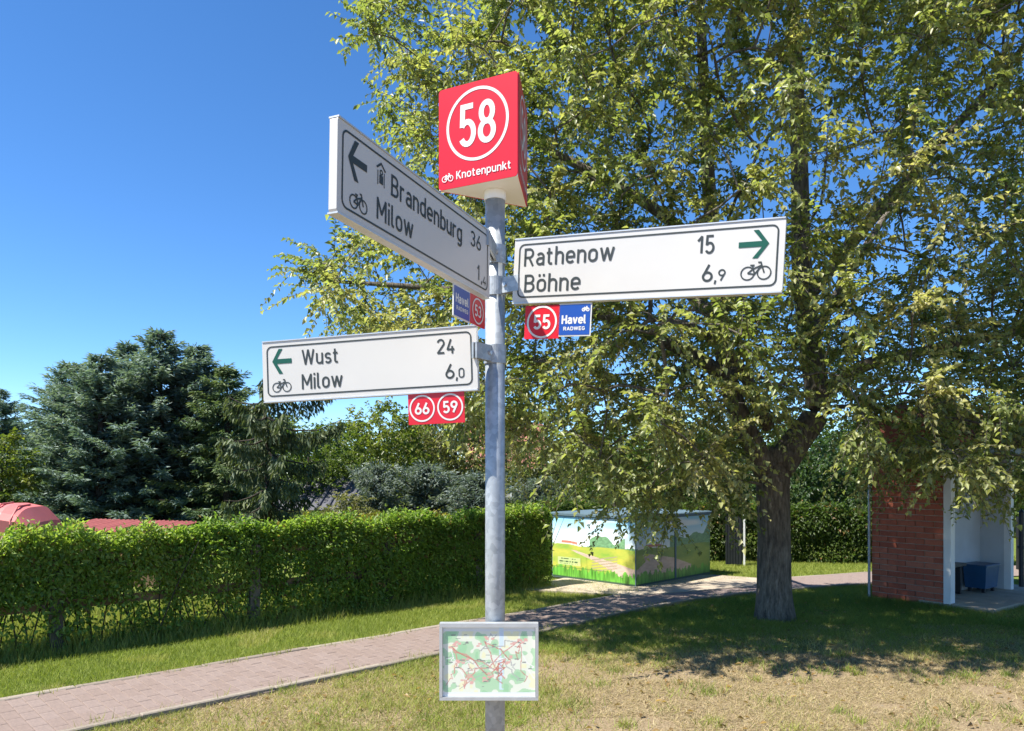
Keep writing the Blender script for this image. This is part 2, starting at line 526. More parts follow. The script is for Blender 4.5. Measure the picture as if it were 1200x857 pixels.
# ------------------------------------------------------------------ lettering: a drawn monoline sign alphabet
def arc(cx, cy, rx, ry, a0, a1, n=None):
    n = n or max(4, int(abs(a1 - a0) / 15))
    return [(cx + rx * math.cos(R(a0 + (a1 - a0) * i / n)), cy + ry * math.sin(R(a0 + (a1 - a0) * i / n))) for i in range(n + 1)]
def stad(x0, x1, y0, y1):
    r = (x1 - x0) / 2; c = (x0 + x1) / 2
    return arc(c, y1 - r, r, r, 0, 180) + arc(c, y0 + r, r, r, 180, 360) + ['Z']
T_, B_, X_ = 0.93, 0.07, 0.66
bowl_b = lambda x: stad(x, x + .38, B_, X_)
GL = {
 '0': (.42, [stad(0, .42, B_, T_)]),
 '1': (.24, [[(0, .70), (.22, T_), (.22, B_)]]),
 '2': (.44, [arc(.22, .70, .21, .23, 165, -25) + [(.0, B_), (.45, B_)]]),
 '3': (.44, [arc(.21, .725, .2, .205, 155, -90) , arc(.21, .295, .225, .225, 90, -155)]),
 '4': (.46, [[(.25, T_), (0, .27), (.47, .27)], [(.33, .48), (.33, B_ - .07)]]),
 '5': (.43, [[(.41, T_), (.065, T_), (.045, .47)], arc(.21, .325, .215, .255, 143, -150)]),
 '6': (.43, [arc(.215, .3, .215, .23, 0, 360) + ['Z'], [(.03, .4), (.29, T_ + .03)]]),
 '8': (.43, [arc(.215, .715, .185, .215, 0, 360) + ['Z'], arc(.215, .29, .215, .22, 0, 360) + ['Z']]),
 '9': (.43, [arc(.215, .7, .215, .23, 0, 360) + ['Z'], [(.40, .6), (.14, B_ - .03)]]),
 ',': (.08, [[(.06, .1), (.0, -.14)]]),
 'A': (.5, [[(0, 0), (.25, T_ + .03), (.5, 0)], [(.1, .3), (.4, .3)]]),
 'B': (.44, [[(0, B_), (0, T_), (.22, T_)] + arc(.22, .725, .19, .205, 90, -90) + [(.0, .52)], [(.22, .52)] + arc(.22, .295, .22, .225, 90, -90) + [(-.07, B_)]]),
 'D': (.44, [[(0, B_), (0, T_), (.2, T_)] + arc(.2, .69, .24, .24, 90, 0) + arc(.2, .31, .24, .24, 0, -90) + [(-.07, B_)]]),
 'E': (.38, [[(.4, T_), (0, T_), (0, B_), (.4, B_)], [(0, .5), (.34, .5)]]),
 'G': (.44, [arc(.22, .71, .22, .22, 20, 180) + arc(.22, .29, .22, .22, 180, 360) + [(.44, .48), (.24, .48)]]),
 'H': (.44, [[(0, 0), (0, 1)], [(.44, 0), (.44, 1)], [(0, .5), (.44, .5)]]),
 'K': (.44, [[(0, 0), (0, 1)], [(.42, 1), (.0, .4)], [(.14, .58), (.46, 0)]]),
 'M': (.58, [[(0, 0), (0, T_), (.29, .28), (.58, T_), (.58, 0)]]),
 'R': (.45, [[(0, 0), (0, T_), (.23, T_)] + arc(.23, .7, .2, .23, 90, -90) + [(0, .47)], [(.22, .47), (.45, 0)]]),
 'W': (.76, [[(0, 1), (.19, .05), (.38, .98), (.57, .05), (.76, 1)]]),
 'a': (.36, [[(.36, 0), (.36, .48)] + arc(.185, .47, .175, .19, 0, 150), [(.36, .40), (.17, .40)] + arc(.17, .235, .165, .165, 90, 270) + [(.22, B_), (.36, .15)]]),
 'b': (.38, [[(0, 0), (0, 1)], bowl_b(0)]),
 'd': (.38, [[(.38, 0), (.38, 1)], bowl_b(0)]),
 'e': (.39, [[(0, .36), (.39, .36)] + arc(.195, .465, .195, .195, 0, 180) + arc(.195, .265, .195, .195, 180, 325)]),
 'g': (.38, [bowl_b(0), [(.38, .73), (.38, -.02)] + arc(.19, -.02, .19, .18, 0, -150)]),
 'h': (.37, [[(0, 0), (0, 1)], arc(.185, .475, .185, .185, 180, 0) + [(.37, 0)]]),
 'i': (.02, [[(0.01, 0), (0.01, .73)], [(0.01, .86), (0.01, 1)]]),
 'k': (.36, [[(0, 0), (0, 1)], [(.34, .73), (.0, .28)], [(.12, .44), (.38, 0)]]),
 'l': (.12, [[(0, 1), (0, .17)] + arc(.1, .17, .1, .1, 180, 270) + [(.15, B_)]]),
 'n': (.37, [[(0, 0), (0, .73)], arc(.185, .475, .185, .185, 180, 0) + [(.37, 0)]]),
 'o': (.39, [stad(0, .39, B_, X_)]),
 'p': (.38, [[(0, -.25), (0, .73)], bowl_b(0)]),
 'r': (.24, [[(0, 0), (0, .73)], arc(.17, .49, .17, .17, 180, 60)]),
 's': (.35, [arc(.175, .515, .165, .145, 25, 270) , arc(.175, .22, .17, .15, 90, -155)]),
 't': (.26, [[(.08, .93), (.08, .19)] + arc(.2, .19, .12, .12, 180, 270) + [(.27, B_)], [(-.05, X_), (.26, X_)]]),
 'u': (.37, [[(0, .73), (0, .255)] + arc(.185, .255, .185, .185, 180, 360), [(.37, .73), (.37, 0)]]),
 'v': (.40, [[(0, .73), (.2, .04), (.4, .73)]]),
 'w': (.66, [[(0, .73), (.165, .05), (.33, .70), (.495, .05), (.66, .73)]]),
}
GL['ö'] = (.39, GL['o'][1] + [[(.08, .84), (.08, .98)], [(.31, .84), (.31, .98)]])

class Ink:
    """flat strokes in the X/Z plane of a panel, each a hair's breadth proud of the one before"""
    def __init__(s, y0=-0.0012):
        s.m = MB(); s.y = y0
    def stroke(s, pts, w):
        closed = pts[-1] == 'Z'
        if closed: pts = pts[:-1]
        p = []
        for q in pts:
            if not p or math.hypot(q[0] - p[-1][0], q[1] - p[-1][1]) > 1e-6: p.append(q)
        if closed and math.hypot(p[0][0] - p[-1][0], p[0][1] - p[-1][1]) < 1e-6: p.pop()
        n = len(p); vs_ = []
        if not closed and n > 2:                               # break the line at sharp corners
            for i in range(1, n - 1):
                ax_, ay_ = p[i][0] - p[i - 1][0], p[i][1] - p[i - 1][1]; bx_, by_ = p[i + 1][0] - p[i][0], p[i + 1][1] - p[i][1]
                la, lb = math.hypot(ax_, ay_), math.hypot(bx_, by_)
                if (ax_ * bx_ + ay_ * by_) / (la * lb) < -0.15:
                    e = w * .18
                    s.stroke(p[:i] + [(p[i][0] + ax_ / la * e, p[i][1] + ay_ / la * e)], w)
                    s.stroke([(p[i][0] - bx_ / lb * e, p[i][1] - by_ / lb * e)] + p[i + 1:], w)
                    return
        for i in range(n):
            a = p[(i - 1) % n] if (closed or i > 0) else None
            b = p[(i + 1) % n] if (closed or i < n - 1) else None
            def nr(u, v_):
                d = math.hypot(v_[0] - u[0], v_[1] - u[1]); return (-(v_[1] - u[1]) / d, (v_[0] - u[0]) / d)
            if a is None: m = nr(p[i], b); k = 1
            elif b is None: m = nr(a, p[i]); k = 1
            else:
                n1, n2 = nr(a, p[i]), nr(p[i], b)
                sx, sy = n1[0] + n2[0], n1[1] + n2[1]; L = math.hypot(sx, sy)
                if L < 0.3: m, k = n1, 1
                else:
                    m = (sx / L, sy / L); k = min(1.6, 1 / max(0.3, m[0] * n1[0] + m[1] * n1[1]))
            vs_ += [(p[i][0] + m[0] * w / 2 * k, s.y, p[i][1] + m[1] * w / 2 * k), (p[i][0] - m[0] * w / 2 * k, s.y, p[i][1] - m[1] * w / 2 * k)]
        fs = [(2 * i, 2 * i + 1, 2 * ((i + 1) % n) + 1, 2 * ((i + 1) % n)) for i in range(n if closed else n - 1)]
        s.m.add(vs_, fs)
        s.y -= 0.00004
    def poly(s, pts):
        s.m.add([(x, s.y, z) for x, z in pts], [tuple(range(len(pts)))]); s.y -= 0.00004
    def text(s, txt, u0, u1, v0, cap, wt=0.122, slope=0.0):
        gap = 0.22
        nat = sum(GL[c][0] if c != ' ' else .3 for c in txt) + gap * (len(txt) - 1) + wt
        kx = (u1 - u0) / nat
        x = wt / 2
        for c in txt:
            if c == ' ': x += .3 + gap; continue
            wd, sts = GL[c]
            for st in sts:
                s.stroke([q if q == 'Z' else (u0 + (x + q[0]) * kx, v0 + q[1] * cap) for q in st], wt * (.25 * kx + .75 * cap))
            x += wd + gap
    def bicycle(s, u0, v0, w, lw):
        r = w * .235; a = (u0 + r, v0 + r); b = (u0 + w - r, v0 + r)
        s.stroke(arc(a[0], a[1], r - lw / 2, r - lw / 2, 0, 360, 20) + ['Z'], lw)
        s.stroke(arc(b[0], b[1], r - lw / 2, r - lw / 2, 0, 360, 20) + ['Z'], lw)
        bb = (u0 + w * .46, v0 + r * .85); st = (u0 + w * .38, v0 + w * .50); hd = (u0 + w * .68, v0 + w * .49)
        for pl in ([a, bb, hd, b], [a, (st[0] + .03 * w, st[1] - .12 * w), hd], [bb, st], [hd, (hd[0] - .03 * w, hd[1] + .1 * w), (hd[0] - .12 * w, hd[1] + .1 * w)], [(st[0] - .07 * w, st[1]), (st[0] + .07 * w, st[1])]):
            s.stroke(pl, lw * 1.15)
    def arrow(s, cx, cy, w, h, d, lw):
        """d = -1 points left, +1 right"""
        tip = (cx + d * w / 2, cy)
        hw = w * .46
        s.poly([(tip[0], cy), (tip[0] - d * lw * .72, cy), (tip[0] - d * hw - d * lw * .36, cy + h / 2), (tip[0] - d * hw + d * lw * .5, cy + h / 2)][::1])
        s.poly([(tip[0], cy), (tip[0] - d * lw * .72, cy), (tip[0] - d * hw - d * lw * .36, cy - h / 2), (tip[0] - d * hw + d * lw * .5, cy - h / 2)])
        s.stroke([(cx - d * w / 2, cy), (tip[0] - d * lw * .5, cy)], lw * .92)
    def build(s, name, mat, parent):
        return s.m.build(name, mat, parent)

def rrect(x0, x1, z0, z1, r, n=5):
    out = []
    for cx, cz, a in ((x1 - r, z1 - r, 0), (x0 + r, z1 - r, 90), (x0 + r, z0 + r, 180), (x1 - r, z0 + r, 270)):
        out += [(cx + r * math.cos(R(a + 90 * k / n)), cz + r * math.sin(R(a + 90 * k / n))) for k in range(n + 1)]
    return out

class Panel:
    """a sign plane placed by its four photo corners and its real height; pixel -> panel coordinates"""
    def __init__(s, TL, TR, BR, BL, H):
        DL = H * F / (BL[1] - TL[1]); DR = H * F / (BR[1] - TR[1])
        L = (P(*TL, DL) + P(*BL, DL)) / 2; Rr = (P(*TR, DR) + P(*BR, DR)) / 2
        ax = Rr - L; s.W = ax.length; s.H = H
        ax.normalize()
        back = ax.cross(Vector((0, 0, 1))); back.normalize(); back = -back
        if back.y < 0: back = -back
        if ax.cross(back).z < 0: pass
        up = ax.cross(back)
        if up.z < 0: up = -up
        s.o = L - up * H / 2
        s.mat = Matrix((ax, back, up)).transposed().to_4x4()
        s.mat.translation = s.o
        s.ax, s.up, s.back = ax, up, back
    def uv(s, x, y):
        d = Vector(((x - 600) / F, 1, -(y - HOR) / F)); e = Vector((0, 0, EYE))
        t = (s.o - e).dot(s.back) / d.dot(s.back)
        q = e + d * t - s.o
        return q.dot(s.ax), q.dot(s.up)

# ------------------------------------------------------------------ the signpost
POLE = Vector((-0.066, 2.955, 0))
post = empty('direction_signpost', POLE)
tag(post, 'galvanised signpost with three white cycle route arms and red node number prism on top', 'signpost')
def put(o, mat):
    o.matrix_world = mat
    o.parent = post
    o.matrix_parent_inverse = Matrix.Translation(-POLE)
    return o

RP = 0.0386
mb = MB()
mb.tube([(0, 0, -0.3), (0, 0, 1.5), (0, 0, 2.86)], RP, 40)
pole = mb.build('pole', M['galv'], post, smooth=False)
for p_ in pole.data.polygons: p_.use_smooth = len(p_.vertices) == 4
mb = MB(); mb.tube([(0, 0, -0.02), (0, 0, 0.012)], 0.16, 24); mb.build('foundation', M['slab'], post)

def make_arm(TL, TR, BR, BL, label):
    pn = Panel(TL, TR, BR, BL, 0.238)
    W, H = pn.W, pn.H
    mb = MB()
    mb.prism(rrect(0, W, 0, H, 0.006, 2), 0.0, 0.024)
    arm = mb.build('direction_arm', M['sign_white'])
    put(arm, pn.mat)
    arm['label'] = label
    k = Ink(); k.stroke(rrect(0.022, W - 0.022, 0.02, H - 0.02, 0.02) + ['Z'], 0.0055); k.build('border', M['ink'], arm)
    # extruded rim along top and bottom
    mb = MB()
    mb.box(0.001, W - 0.001, -0.003, 0.028, H + 0.0005, H + 0.005); mb.box(0.001, W - 0.001, -0.003, 0.028, -0.005, -0.0005)
    mb.build('rim', M['alu'], arm)
    return pn, arm

def words_on(pn, arm, items, mat=None, wt=0.122, name='lettering'):
    for txt, xl, xr, yb, ytop in items:
        (u0, v0), (u1, v1) = pn.uv(xl, yb[0]), pn.uv(xr, yb[1])
        _, vt = pn.uv(xl, ytop)
        k = Ink(); cap = vt - v0
        k.text(txt, u0, u1, (v0 + v1) / 2, cap, wt)
        k.build(name, mat or M['ink'], arm)

def plate(pn, x0, y0, x1, y1, arm, mat):
    """small plate hung under an arm; returns it and its panel coordinates"""
    u0, v1 = pn.uv(x0, y0); u1, v0 = pn.uv(x1, y1)
    mb = MB(); mb.prism(rrect(u0, u1, v0, v1, 0.003, 2), 0.004, 0.008)
    o = mb.build('route_plate', mat)
    put(o, pn.mat)
    return o, u0, u1, v0, v1

def ring_number(o, txt, cx, cz, r, y0=0.0028, bold=.17):
    k = Ink(y0); k.stroke(arc(cx, cz, r, r, 0, 360, 40) + ['Z'], r * .13); k.build('ring', M['white_ink'], o)
    k = Ink(y0); k.text(txt, cx - r * .62, cx + r * .62, cz - r * .47, r * .94, bold); k.build('numeral', M['white_ink'], o)

def bolt_on(parent, pts, name='bolt', r=0.007):
    for (u, v) in pts:
        mb = MB(); mb.tube([(u, -0.0035, v), (u, 0.001, v)], r, 6); mb.build(name, M['alu'], parent)

# right arm
pn, arm = make_arm((602, 282), (920, 256), (918, 341), (602, 355), 'right arm reading Rathenow and Böhne with green arrow')
words_on(pn, arm, [('Rathenow', 614, 720, (312, 306), 291), ('Böhne', 614, 680, (343.5, 339.5), 322.5),
                   ('15', 816, 837, (299, 297.5), 276.5), ('6', 822, 835, (331, 330.5), 310), (',', 836.5, 839.5, (330.5, 330.5), 312), ('9', 841, 850, (329.5, 329.5), 315.5)])
u, v = pn.uv(883.5, 286.5); k = Ink(); k.arrow(u, v, 0.098, 0.094, 1, 0.0205); k.build('arrow', M['sign_green'], arm)
u, v = pn.uv(867, 329.5); k = Ink(); k.bicycle(u, v, 0.1, 0.0042); k.build('bicycle_pictogram', M['ink'], arm)
o, u0, u1, v0, v1 = plate(pn, 615.5, 358.5, 654, 396.5, arm, M['red'])
ring_number(o, '55', (u0 + u1) / 2, (v0 + v1) / 2, (u1 - u0) * .41)
o, u0, u1, v0, v1 = plate(pn, 654.6, 356, 691.5, 393.5, arm, M['white_ink'])
mb = MB(); mb.prism(rrect(u0 + .005, u1 - .005, v0 + .005, v1 - .005, .002, 2), 0.0028, 0.0039); bf = mb.build('blue_field', M['blue'], o)
k = Ink(0.0024); k.text('Havel', u0 + .014, u1 - .018, v0 + .046, .032, .2); k.build('lettering', M['white_ink'], o)
k = Ink(0.0024); k.text('RADWEG', u0 + .022, u1 - .022, v0 + .022, .013, .2); k.build('lettering', M['white_ink'], o)
k = Ink(0.0024); k.bicycle(u1 - .038, v1 - .032, .03, .0035); k.build('bicycle_pictogram', M['white_ink'], o)
R_arm = pn

# left arm
pn, arm = make_arm((308, 402), (559, 382), (559, 456), (308, 471), 'left arm reading Wust and Milow with green arrow')
words_on(pn, arm, [('Wust', 354, 397, (428.5, 425), 410.5), ('Milow', 354, 402, (456.5, 453.5), 438),
                   ('24', 512, 533.5, (415.5, 414), 397.5), ('6', 522, 533, (444.5, 443.8), 426.5), (',', 534, 537, (444, 444), 427), ('0', 537.5, 544.5, (443, 443), 431)])
u, v = pn.uv(330.5, 423.5); k = Ink(); k.arrow(u, v, 0.086, 0.1, -1, 0.0205); k.build('arrow', M['sign_green'], arm)
u, v = pn.uv(319.5, 460.5); k = Ink(); k.bicycle(u, v, 0.085, 0.0038); k.build('bicycle_pictogram', M['ink'], arm)
o, u0, u1, v0, v1 = plate(pn, 477.5, 461, 544.5, 495, arm, M['red'])
w_ = (u1 - u0) / 2; r_ = min(w_, v1 - v0) * .43
ring_number(o, '66', u0 + w_ * .5, (v0 + v1) / 2, r_); ring_number(o, '59', u0 + w_ * 1.5, (v0 + v1) / 2, r_)
L_arm = pn

# arm that comes towards the camera
pn, arm = make_arm((395, 136), (574, 272.5), (574, 349.5), (395, 247.5), 'near arm in shade reading Brandenburg and Milow')
words_on(pn, arm, [('Brandenburg', 458, 541, (232, 283), 206), ('Milow', 441, 484, (258, 280), 231),
                   ('36', 551, 563.5, (288, 295), 269.5), ('1', 559, 561.5, (329, 330), 309), (',', 563.5, 565, (331, 332), 313), ('4', 565.5, 569.5, (333.5, 336), 322.5)])
u, v = pn.uv(419, 191); k = Ink(); k.arrow(u, v, 0.085, 0.105, -1, 0.0215); k.build('arrow', M['ink'], arm)
u, v = pn.uv(409, 242); k = Ink(); k.bicycle(u, v, 0.082, 0.0042); k.build('bicycle_pictogram', M['ink'], arm)
u, v = pn.uv(441, 215); k = Ink()
k.stroke([(u, v + .046), (u + .022, v + .062), (u + .044, v + .046)], .006); k.stroke([(u + .006, v + .04), (u + .006, v)], .003); k.stroke([(u + .038, v + .04), (u + .038, v)], .003)
k.poly([(u + .014, v + .006), (u + .032, v + .006), (u + .032, v + .03), (u + .014, v + .03)]); k.stroke(arc(u + .023, v + .038, .006, .006, 0, 360, 10) + ['Z'], .004)
k.build('shelter_pictogram', M['ink'], arm)
o, u0, u1, v0, v1 = plate(pn, 552.3, 343, 569.5, 386, arm, M['red'])
ring_number(o, '53', (u0 + u1) / 2, (v0 + v1) / 2, min(u1 - u0, v1 - v0) * .42)
o, u0b, u1b, v0b, v1b = plate(pn, 533, 331.5, 551.8, 379, arm, M['white_ink'])
mb = MB(); mb.prism(rrect(u0b + .004, u1b - .004, v0b + .005, v1b - .005, .002, 2), 0.0028, 0.0039); mb.build('blue_field', M['blue'], o)
k = Ink(0.0024); k.text('Havel', u0b + .012, u1b - .014, v0b + .05, .03, .2); k.build('lettering', M['white_ink'], o)
k = Ink(0.0024); k.text('RADWEG', u0b + .018, u1b - .018, v0b + .026, .013, .2); k.build('lettering', M['white_ink'], o)
B_arm = pn

# clamps: band round the pole, lug, bolt
def clamp(z, toward, h=0.072):
    mb = MB()
    mb.tube([(0, 0, z - h / 2), (0, 0, z + h / 2)], RP + 0.005, 32)
    o = mb.build('clamp', M['galv'], post)
    d = Vector((toward.x - POLE.x, toward.y - POLE.y, 0)); L = d.length; d.normalize()
    a = math.atan2(d.y, d.x)
    mb = MB()
    mb.box(RP - 0.004, L + 0.03, -0.012, -0.004, z - h / 2 + .006, z + h / 2 - .006, Matrix.Rotation(a, 4, 'Z'))
    mb.box(RP - 0.004, L + 0.03, 0.004, 0.012, z - h / 2 + .006, z + h / 2 - .006, Matrix.Rotation(a, 4, 'Z'))
    mb.build('lug', M['galv'], o)
    mb = MB()
    mb.tube([Matrix.Rotation(a, 4, 'Z') @ Vector((RP + .018, -.02, z)), Matrix.Rotation(a, 4, 'Z') @ Vector((RP + .018, .02, z))], 0.008, 6)
    mb.build('bolt', M['alu'], o)
    return o
zc = lambda y: EYE - (y - HOR) / F * 2.955
clamp(zc(337), R_arm.o + R_arm.back * .012)
clamp(zc(416), L_arm.o + L_arm.ax * L_arm.W + L_arm.back * .012)
clamp(zc(300), B_arm.o + B_arm.ax * B_arm.W + B_arm.back * .012)

# node number prism on top
A_, B2, C_ = Vector((-0.286, 2.945, 0)), Vector((0.023, 2.79, 0)), Vector((0.062, 3.13, 0))
ZB, ZT = 2.843, 3.232
prism = None
mb = MB()
ins = [(q - (A_ + B2 + C_) / 3) * 0.93 + (A_ + B2 + C_) / 3 - POLE for q in (A_, B2, C_)]
mb.add([(q.x, q.y, ZB + .012) for q in ins] + [(q.x, q.y, ZT - .012) for q in ins], [(2, 1, 0), (3, 4, 5), (0, 1, 4, 3), (1, 2, 5, 4), (2, 0, 3, 5)])
prism = mb.build('node_prism', M['prism_white'], post)
mb = MB()
pl3 = [(q - (A_ + B2 + C_) / 3) * 0.985 + (A_ + B2 + C_) / 3 - POLE for q in (A_, B2, C_)]
mb.add([(q.x, q.y, ZB + .001) for q in pl3] + [(q.x, q.y, ZB + .011) for q in pl3], [(2, 1, 0), (3, 4, 5), (0, 1, 4, 3), (1, 2, 5, 4), (2, 0, 3, 5)])
mb.build('base_plate', M['prism_white'], prism)
mb = MB(); mb.tube([(0, 0, ZB - .035), (0, 0, ZB + .0005)], RP + .004, 32); mb.build('socket', M['prism_white'], prism)
for a, b, lab in ((A_, B2, 'red face with white ringed 58 and Knotenpunkt'), (B2, C_, 'shaded red face with ringed 58'), (C_, A_, None)):
    ax = (b - a); W = ax.length; ax.normalize(); up = Vector((0, 0, 1)); back = up.cross(ax)
    mt = Matrix((ax, back, up)).transposed().to_4x4(); mt.translation = a + Vector((0, 0, ZB)) - POLE
    H = ZT - ZB
    mb = MB(); mb.prism(rrect(0.002, W - 0.002, 0, H, 0.014, 4), -0.0015, 0.0015)
    f = mb.build('node_panel', M['red'], prism); f.matrix_local = mt
    if lab: f['label'] = lab
    k = Ink(-0.0027); cz = H * .585; r = W * .375
    k.stroke(arc(W / 2, cz, r, r * 1.03, 0, 360, 60) + ['Z'], .0115)
    k.text('58', W * .27, W * .73, cz - .082, .166, .138)
    k.text('Knotenpunkt', W * .235, W * .92, .031, .031, .15)
    k.bicycle(W * .05, .027, .052, .0034)
    k.build('lettering', M['white_ink'], f)

# map board low on the pole
mp = empty('map_frame_part')
bpy.data.objects.remove(mp)
p0 = P(516.5, 819, 2.885); p1 = P(629.5, 731.5, 2.885)
W, H = p1.x - p0.x, p1.z - p0.z
mt = Matrix.Translation(p0)
mb = MB(); mb.box(0, W, 0.0, 0.022, 0, H)
board = put(mb.build('map_board', M['alu']), mt)
mb = MB()
mb.box(-.004, W + .004, -.010, .0235, H - .011, H + .004); mb.box(-.004, W + .004, -.010, .0235, -.004, .009)
mb.box(-.0045, .007, -.0105, .024, .0095, H - .0115); mb.box(W - .007, W + .0045, -.0105, .024, .0095, H - .0115)
fr = mb.build('frame', M['alu'], board)
nx, nz = 170, 130
gx, gz = np.meshgrid(np.linspace(0, 1, nx), np.linspace(0, 1, nz))
asp = W / H
n1 = vnoise(gx * 7 * asp, gz * 7, 3) * .6 + vnoise(gx * 16, gz * 14, 5) * .4
col = np.empty(gx.shape + (3,)); col[:] = (.78, .80, .66)
col[n1 > .50] = (.45, .66, .42)
col[n1 > .66] = (.36, .62, .36)
col[(n1 < .30)] = (.82, .80, .52)
col[gz < .06] = (.74, .76, .74); col[gz > .94] = (.74, .76, .74)
col[(gx > .61) & (gx < .66) & (gz > .1) & (vnoise(gx * 20, gz * 6, 9) > .35)] = (.62, .74, .82)
rl = np.random.default_rng(5)
def road(p, q, c, w):
    p, q = np.array(p), np.array(q)
    n = 8; t = np.linspace(0, 1, n)[:, None]; pl = p + (q - p) * t + np.r_[[[0, 0]], rl.normal(0, .025, (n - 2, 2)), [[0, 0]]]
    for a, b in zip(pl[:-1], pl[1:]):
        d = b - a; L = (d ** 2).sum() + 1e-9
        tt = np.clip(((gx - a[0]) * d[0] + (gz - a[1]) * d[1]) / L, 0, 1)
        dist = np.hypot((gx - a[0] - tt * d[0]) * asp, gz - a[1] - tt * d[1])
        col[(dist < w) & (gz > .06) & (gz < .94)] = c
hubs = [(.10, .72), (.68, .55), (.28, .22), (.50, .25), (.82, .8), (.2, .5), (.45, .8)]
for i in range(26):
    a = hubs[rl.integers(len(hubs))]; b = (rl.uniform(0, 1), rl.uniform(.1, .94))
    road(a, b, [(.55, .2, .16), (.45, .45, .42), (.85, .83, .78), (.62, .3, .25)][i % 4], rl.uniform(.004, .008))
for h_ in hubs:
    for _ in range(7):
        q = np.array(h_) + rl.normal(0, .045, 2)
        col[(np.abs(gx - q[0]) < .018) & (np.abs(gz - q[1]) < .014)] = (.72, .42, .36)
for _ in range(40):
    q = rl.uniform((0.05, .14), (.95, .9)); col[(np.abs(gx - q[0]) < rl.uniform(.012, .03)) & (np.abs(gz - q[1]) < .006)] = (.22, .24, .22)
vv = np.stack([.008 + gx * (W - .016), np.full(gx.shape, -.0015), .010 + gz * (H - .022)], -1).reshape(-1, 3)
def grid_faces(nx, nz):
    i, j = np.meshgrid(np.arange(nx - 1), np.arange(nz - 1))
    a = (j * nx + i).ravel()
    return np.stack([a, a + 1, a + nx + 1, a + nx], 1)
link('map_sheet', raw_mesh('map_sheet', vv, grid_faces(nx, nz), col.reshape(-1, 3)), M['map'], board)
for zb in (.15, .7):
    mb = MB(); mb.box(W / 2 - .03, W / 2 + .03, .0225, .05, H * zb, H * (zb + .15)); mb.build('bracket', M['galv'], board)

# ------------------------------------------------------------------ trees
def branch_tree(limbs, clumps, rad, twig_r=0.006, expo=0.44, bias=0.25):
    """limbs: list of (points, radii); clumps: (N,3) crown clump centres, joined one by one, nearest first.
    returns bark MeshBuilder and per-clump growth direction"""
    mbk = MB()
    nodes, par, cnt, fixed = [], [], [], []
    for pts, rr, attach in limbs:
        pts = [Vector(p) for p in pts]
        prev = -1 if attach is None else min(range(len(nodes)), key=lambda i: (nodes[i] - pts[0]).length)
        # resample smooth
        fine = []
        for i in range(len(pts) - 1):
            p0_, p1_, p2_, p3_ = pts[max(i - 1, 0)], pts[i], pts[i + 1], pts[min(i + 2, len(pts) - 1)]
            for t in (0, .25, .5, .75):
                a = 0.5 * ((2 * p1_) + (p2_ - p0_) * t + (2 * p0_ - 5 * p1_ + 4 * p2_ - p3_) * t * t + (3 * p1_ - p0_ - 3 * p2_ + p3_) * t ** 3)
                fine.append((a, rr[i] + (rr[i + 1] - rr[i]) * t))
        fine.append((pts[-1], rr[-1]))
        for k, (p, r) in enumerate(fine):
            nodes.append(p); par.append(prev); cnt.append(0); fixed.append(r); prev = len(nodes) - 1
        # limb mesh: knobbly tube
        n = 18 if rr[0] > .12 else 9
        mbk.tube([p for p, r in fine], [r for p, r in fine], n)
    nl = len(nodes)
    arr = np.array([tuple(p) for p in nodes])
    root = arr[0]
    order = np.argsort([np.min(np.linalg.norm(arr - c, axis=1)) for c in clumps])
    dirs = np.zeros((len(clumps), 3))
    chains = []
    arr_l = [arr]
    big = np.zeros((nl + len(clumps) * 4, 3)); big[:nl] = arr; nb = nl
    depth = np.linalg.norm(arr - root, axis=1)
    big_d = np.zeros(len(big)); big_d[:nl] = depth
    for ci in order:
        c = clumps[ci]
        d = np.linalg.norm(big[:nb] - c, axis=1)
        cost = d + bias * np.maximum(0, big[:nb, 2] - c[2] + 0.1) + 0.04 * big_d[:nb]
        j = int(np.argmin(cost))
        a = big[j]; L = np.linalg.norm(c - a)
        out = c - a
        sag = np.array([0, 0, 0.12 * L])
        wob = rng.normal(0, .06 * L, 3)
        m1 = a + out * .35 + sag * .8 + wob; m2 = a + out * .7 + sag + wob * .6
        pl = [a, m1, m2, c]
        prev = j
        for q in pl[1:]:
            nodes.append(Vector(q)); par.append(prev); cnt.append(0); fixed.append(0)
            big[nb] = q; big_d[nb] = big_d[prev] + L / 3; prev = nb; nb += 1
        cnt[prev] += 1
        dirs[ci] = out / max(L, 1e-6)
        chains.append((j, prev))
    for i in range(len(nodes) - 1, -1, -1):
        if par[i] >= 0: cnt[par[i]] += cnt[i]
    for j, e in chains:
        ids = []
        q = e
        while q != j: ids.append(q); q = par[q]
        ids.append(j); ids.reverse()
        rr = [twig_r * max(cnt[i], 1) ** expo for i in ids]
        rr[0] = rr[1]
        if fixed[j]: rr[0] = min(rr[0] * 1.2, max(fixed[j] * .9, rr[1]))
        mbk.tube([nodes[i] for i in ids], rr, 5, caps=False)
    return mbk, dirs

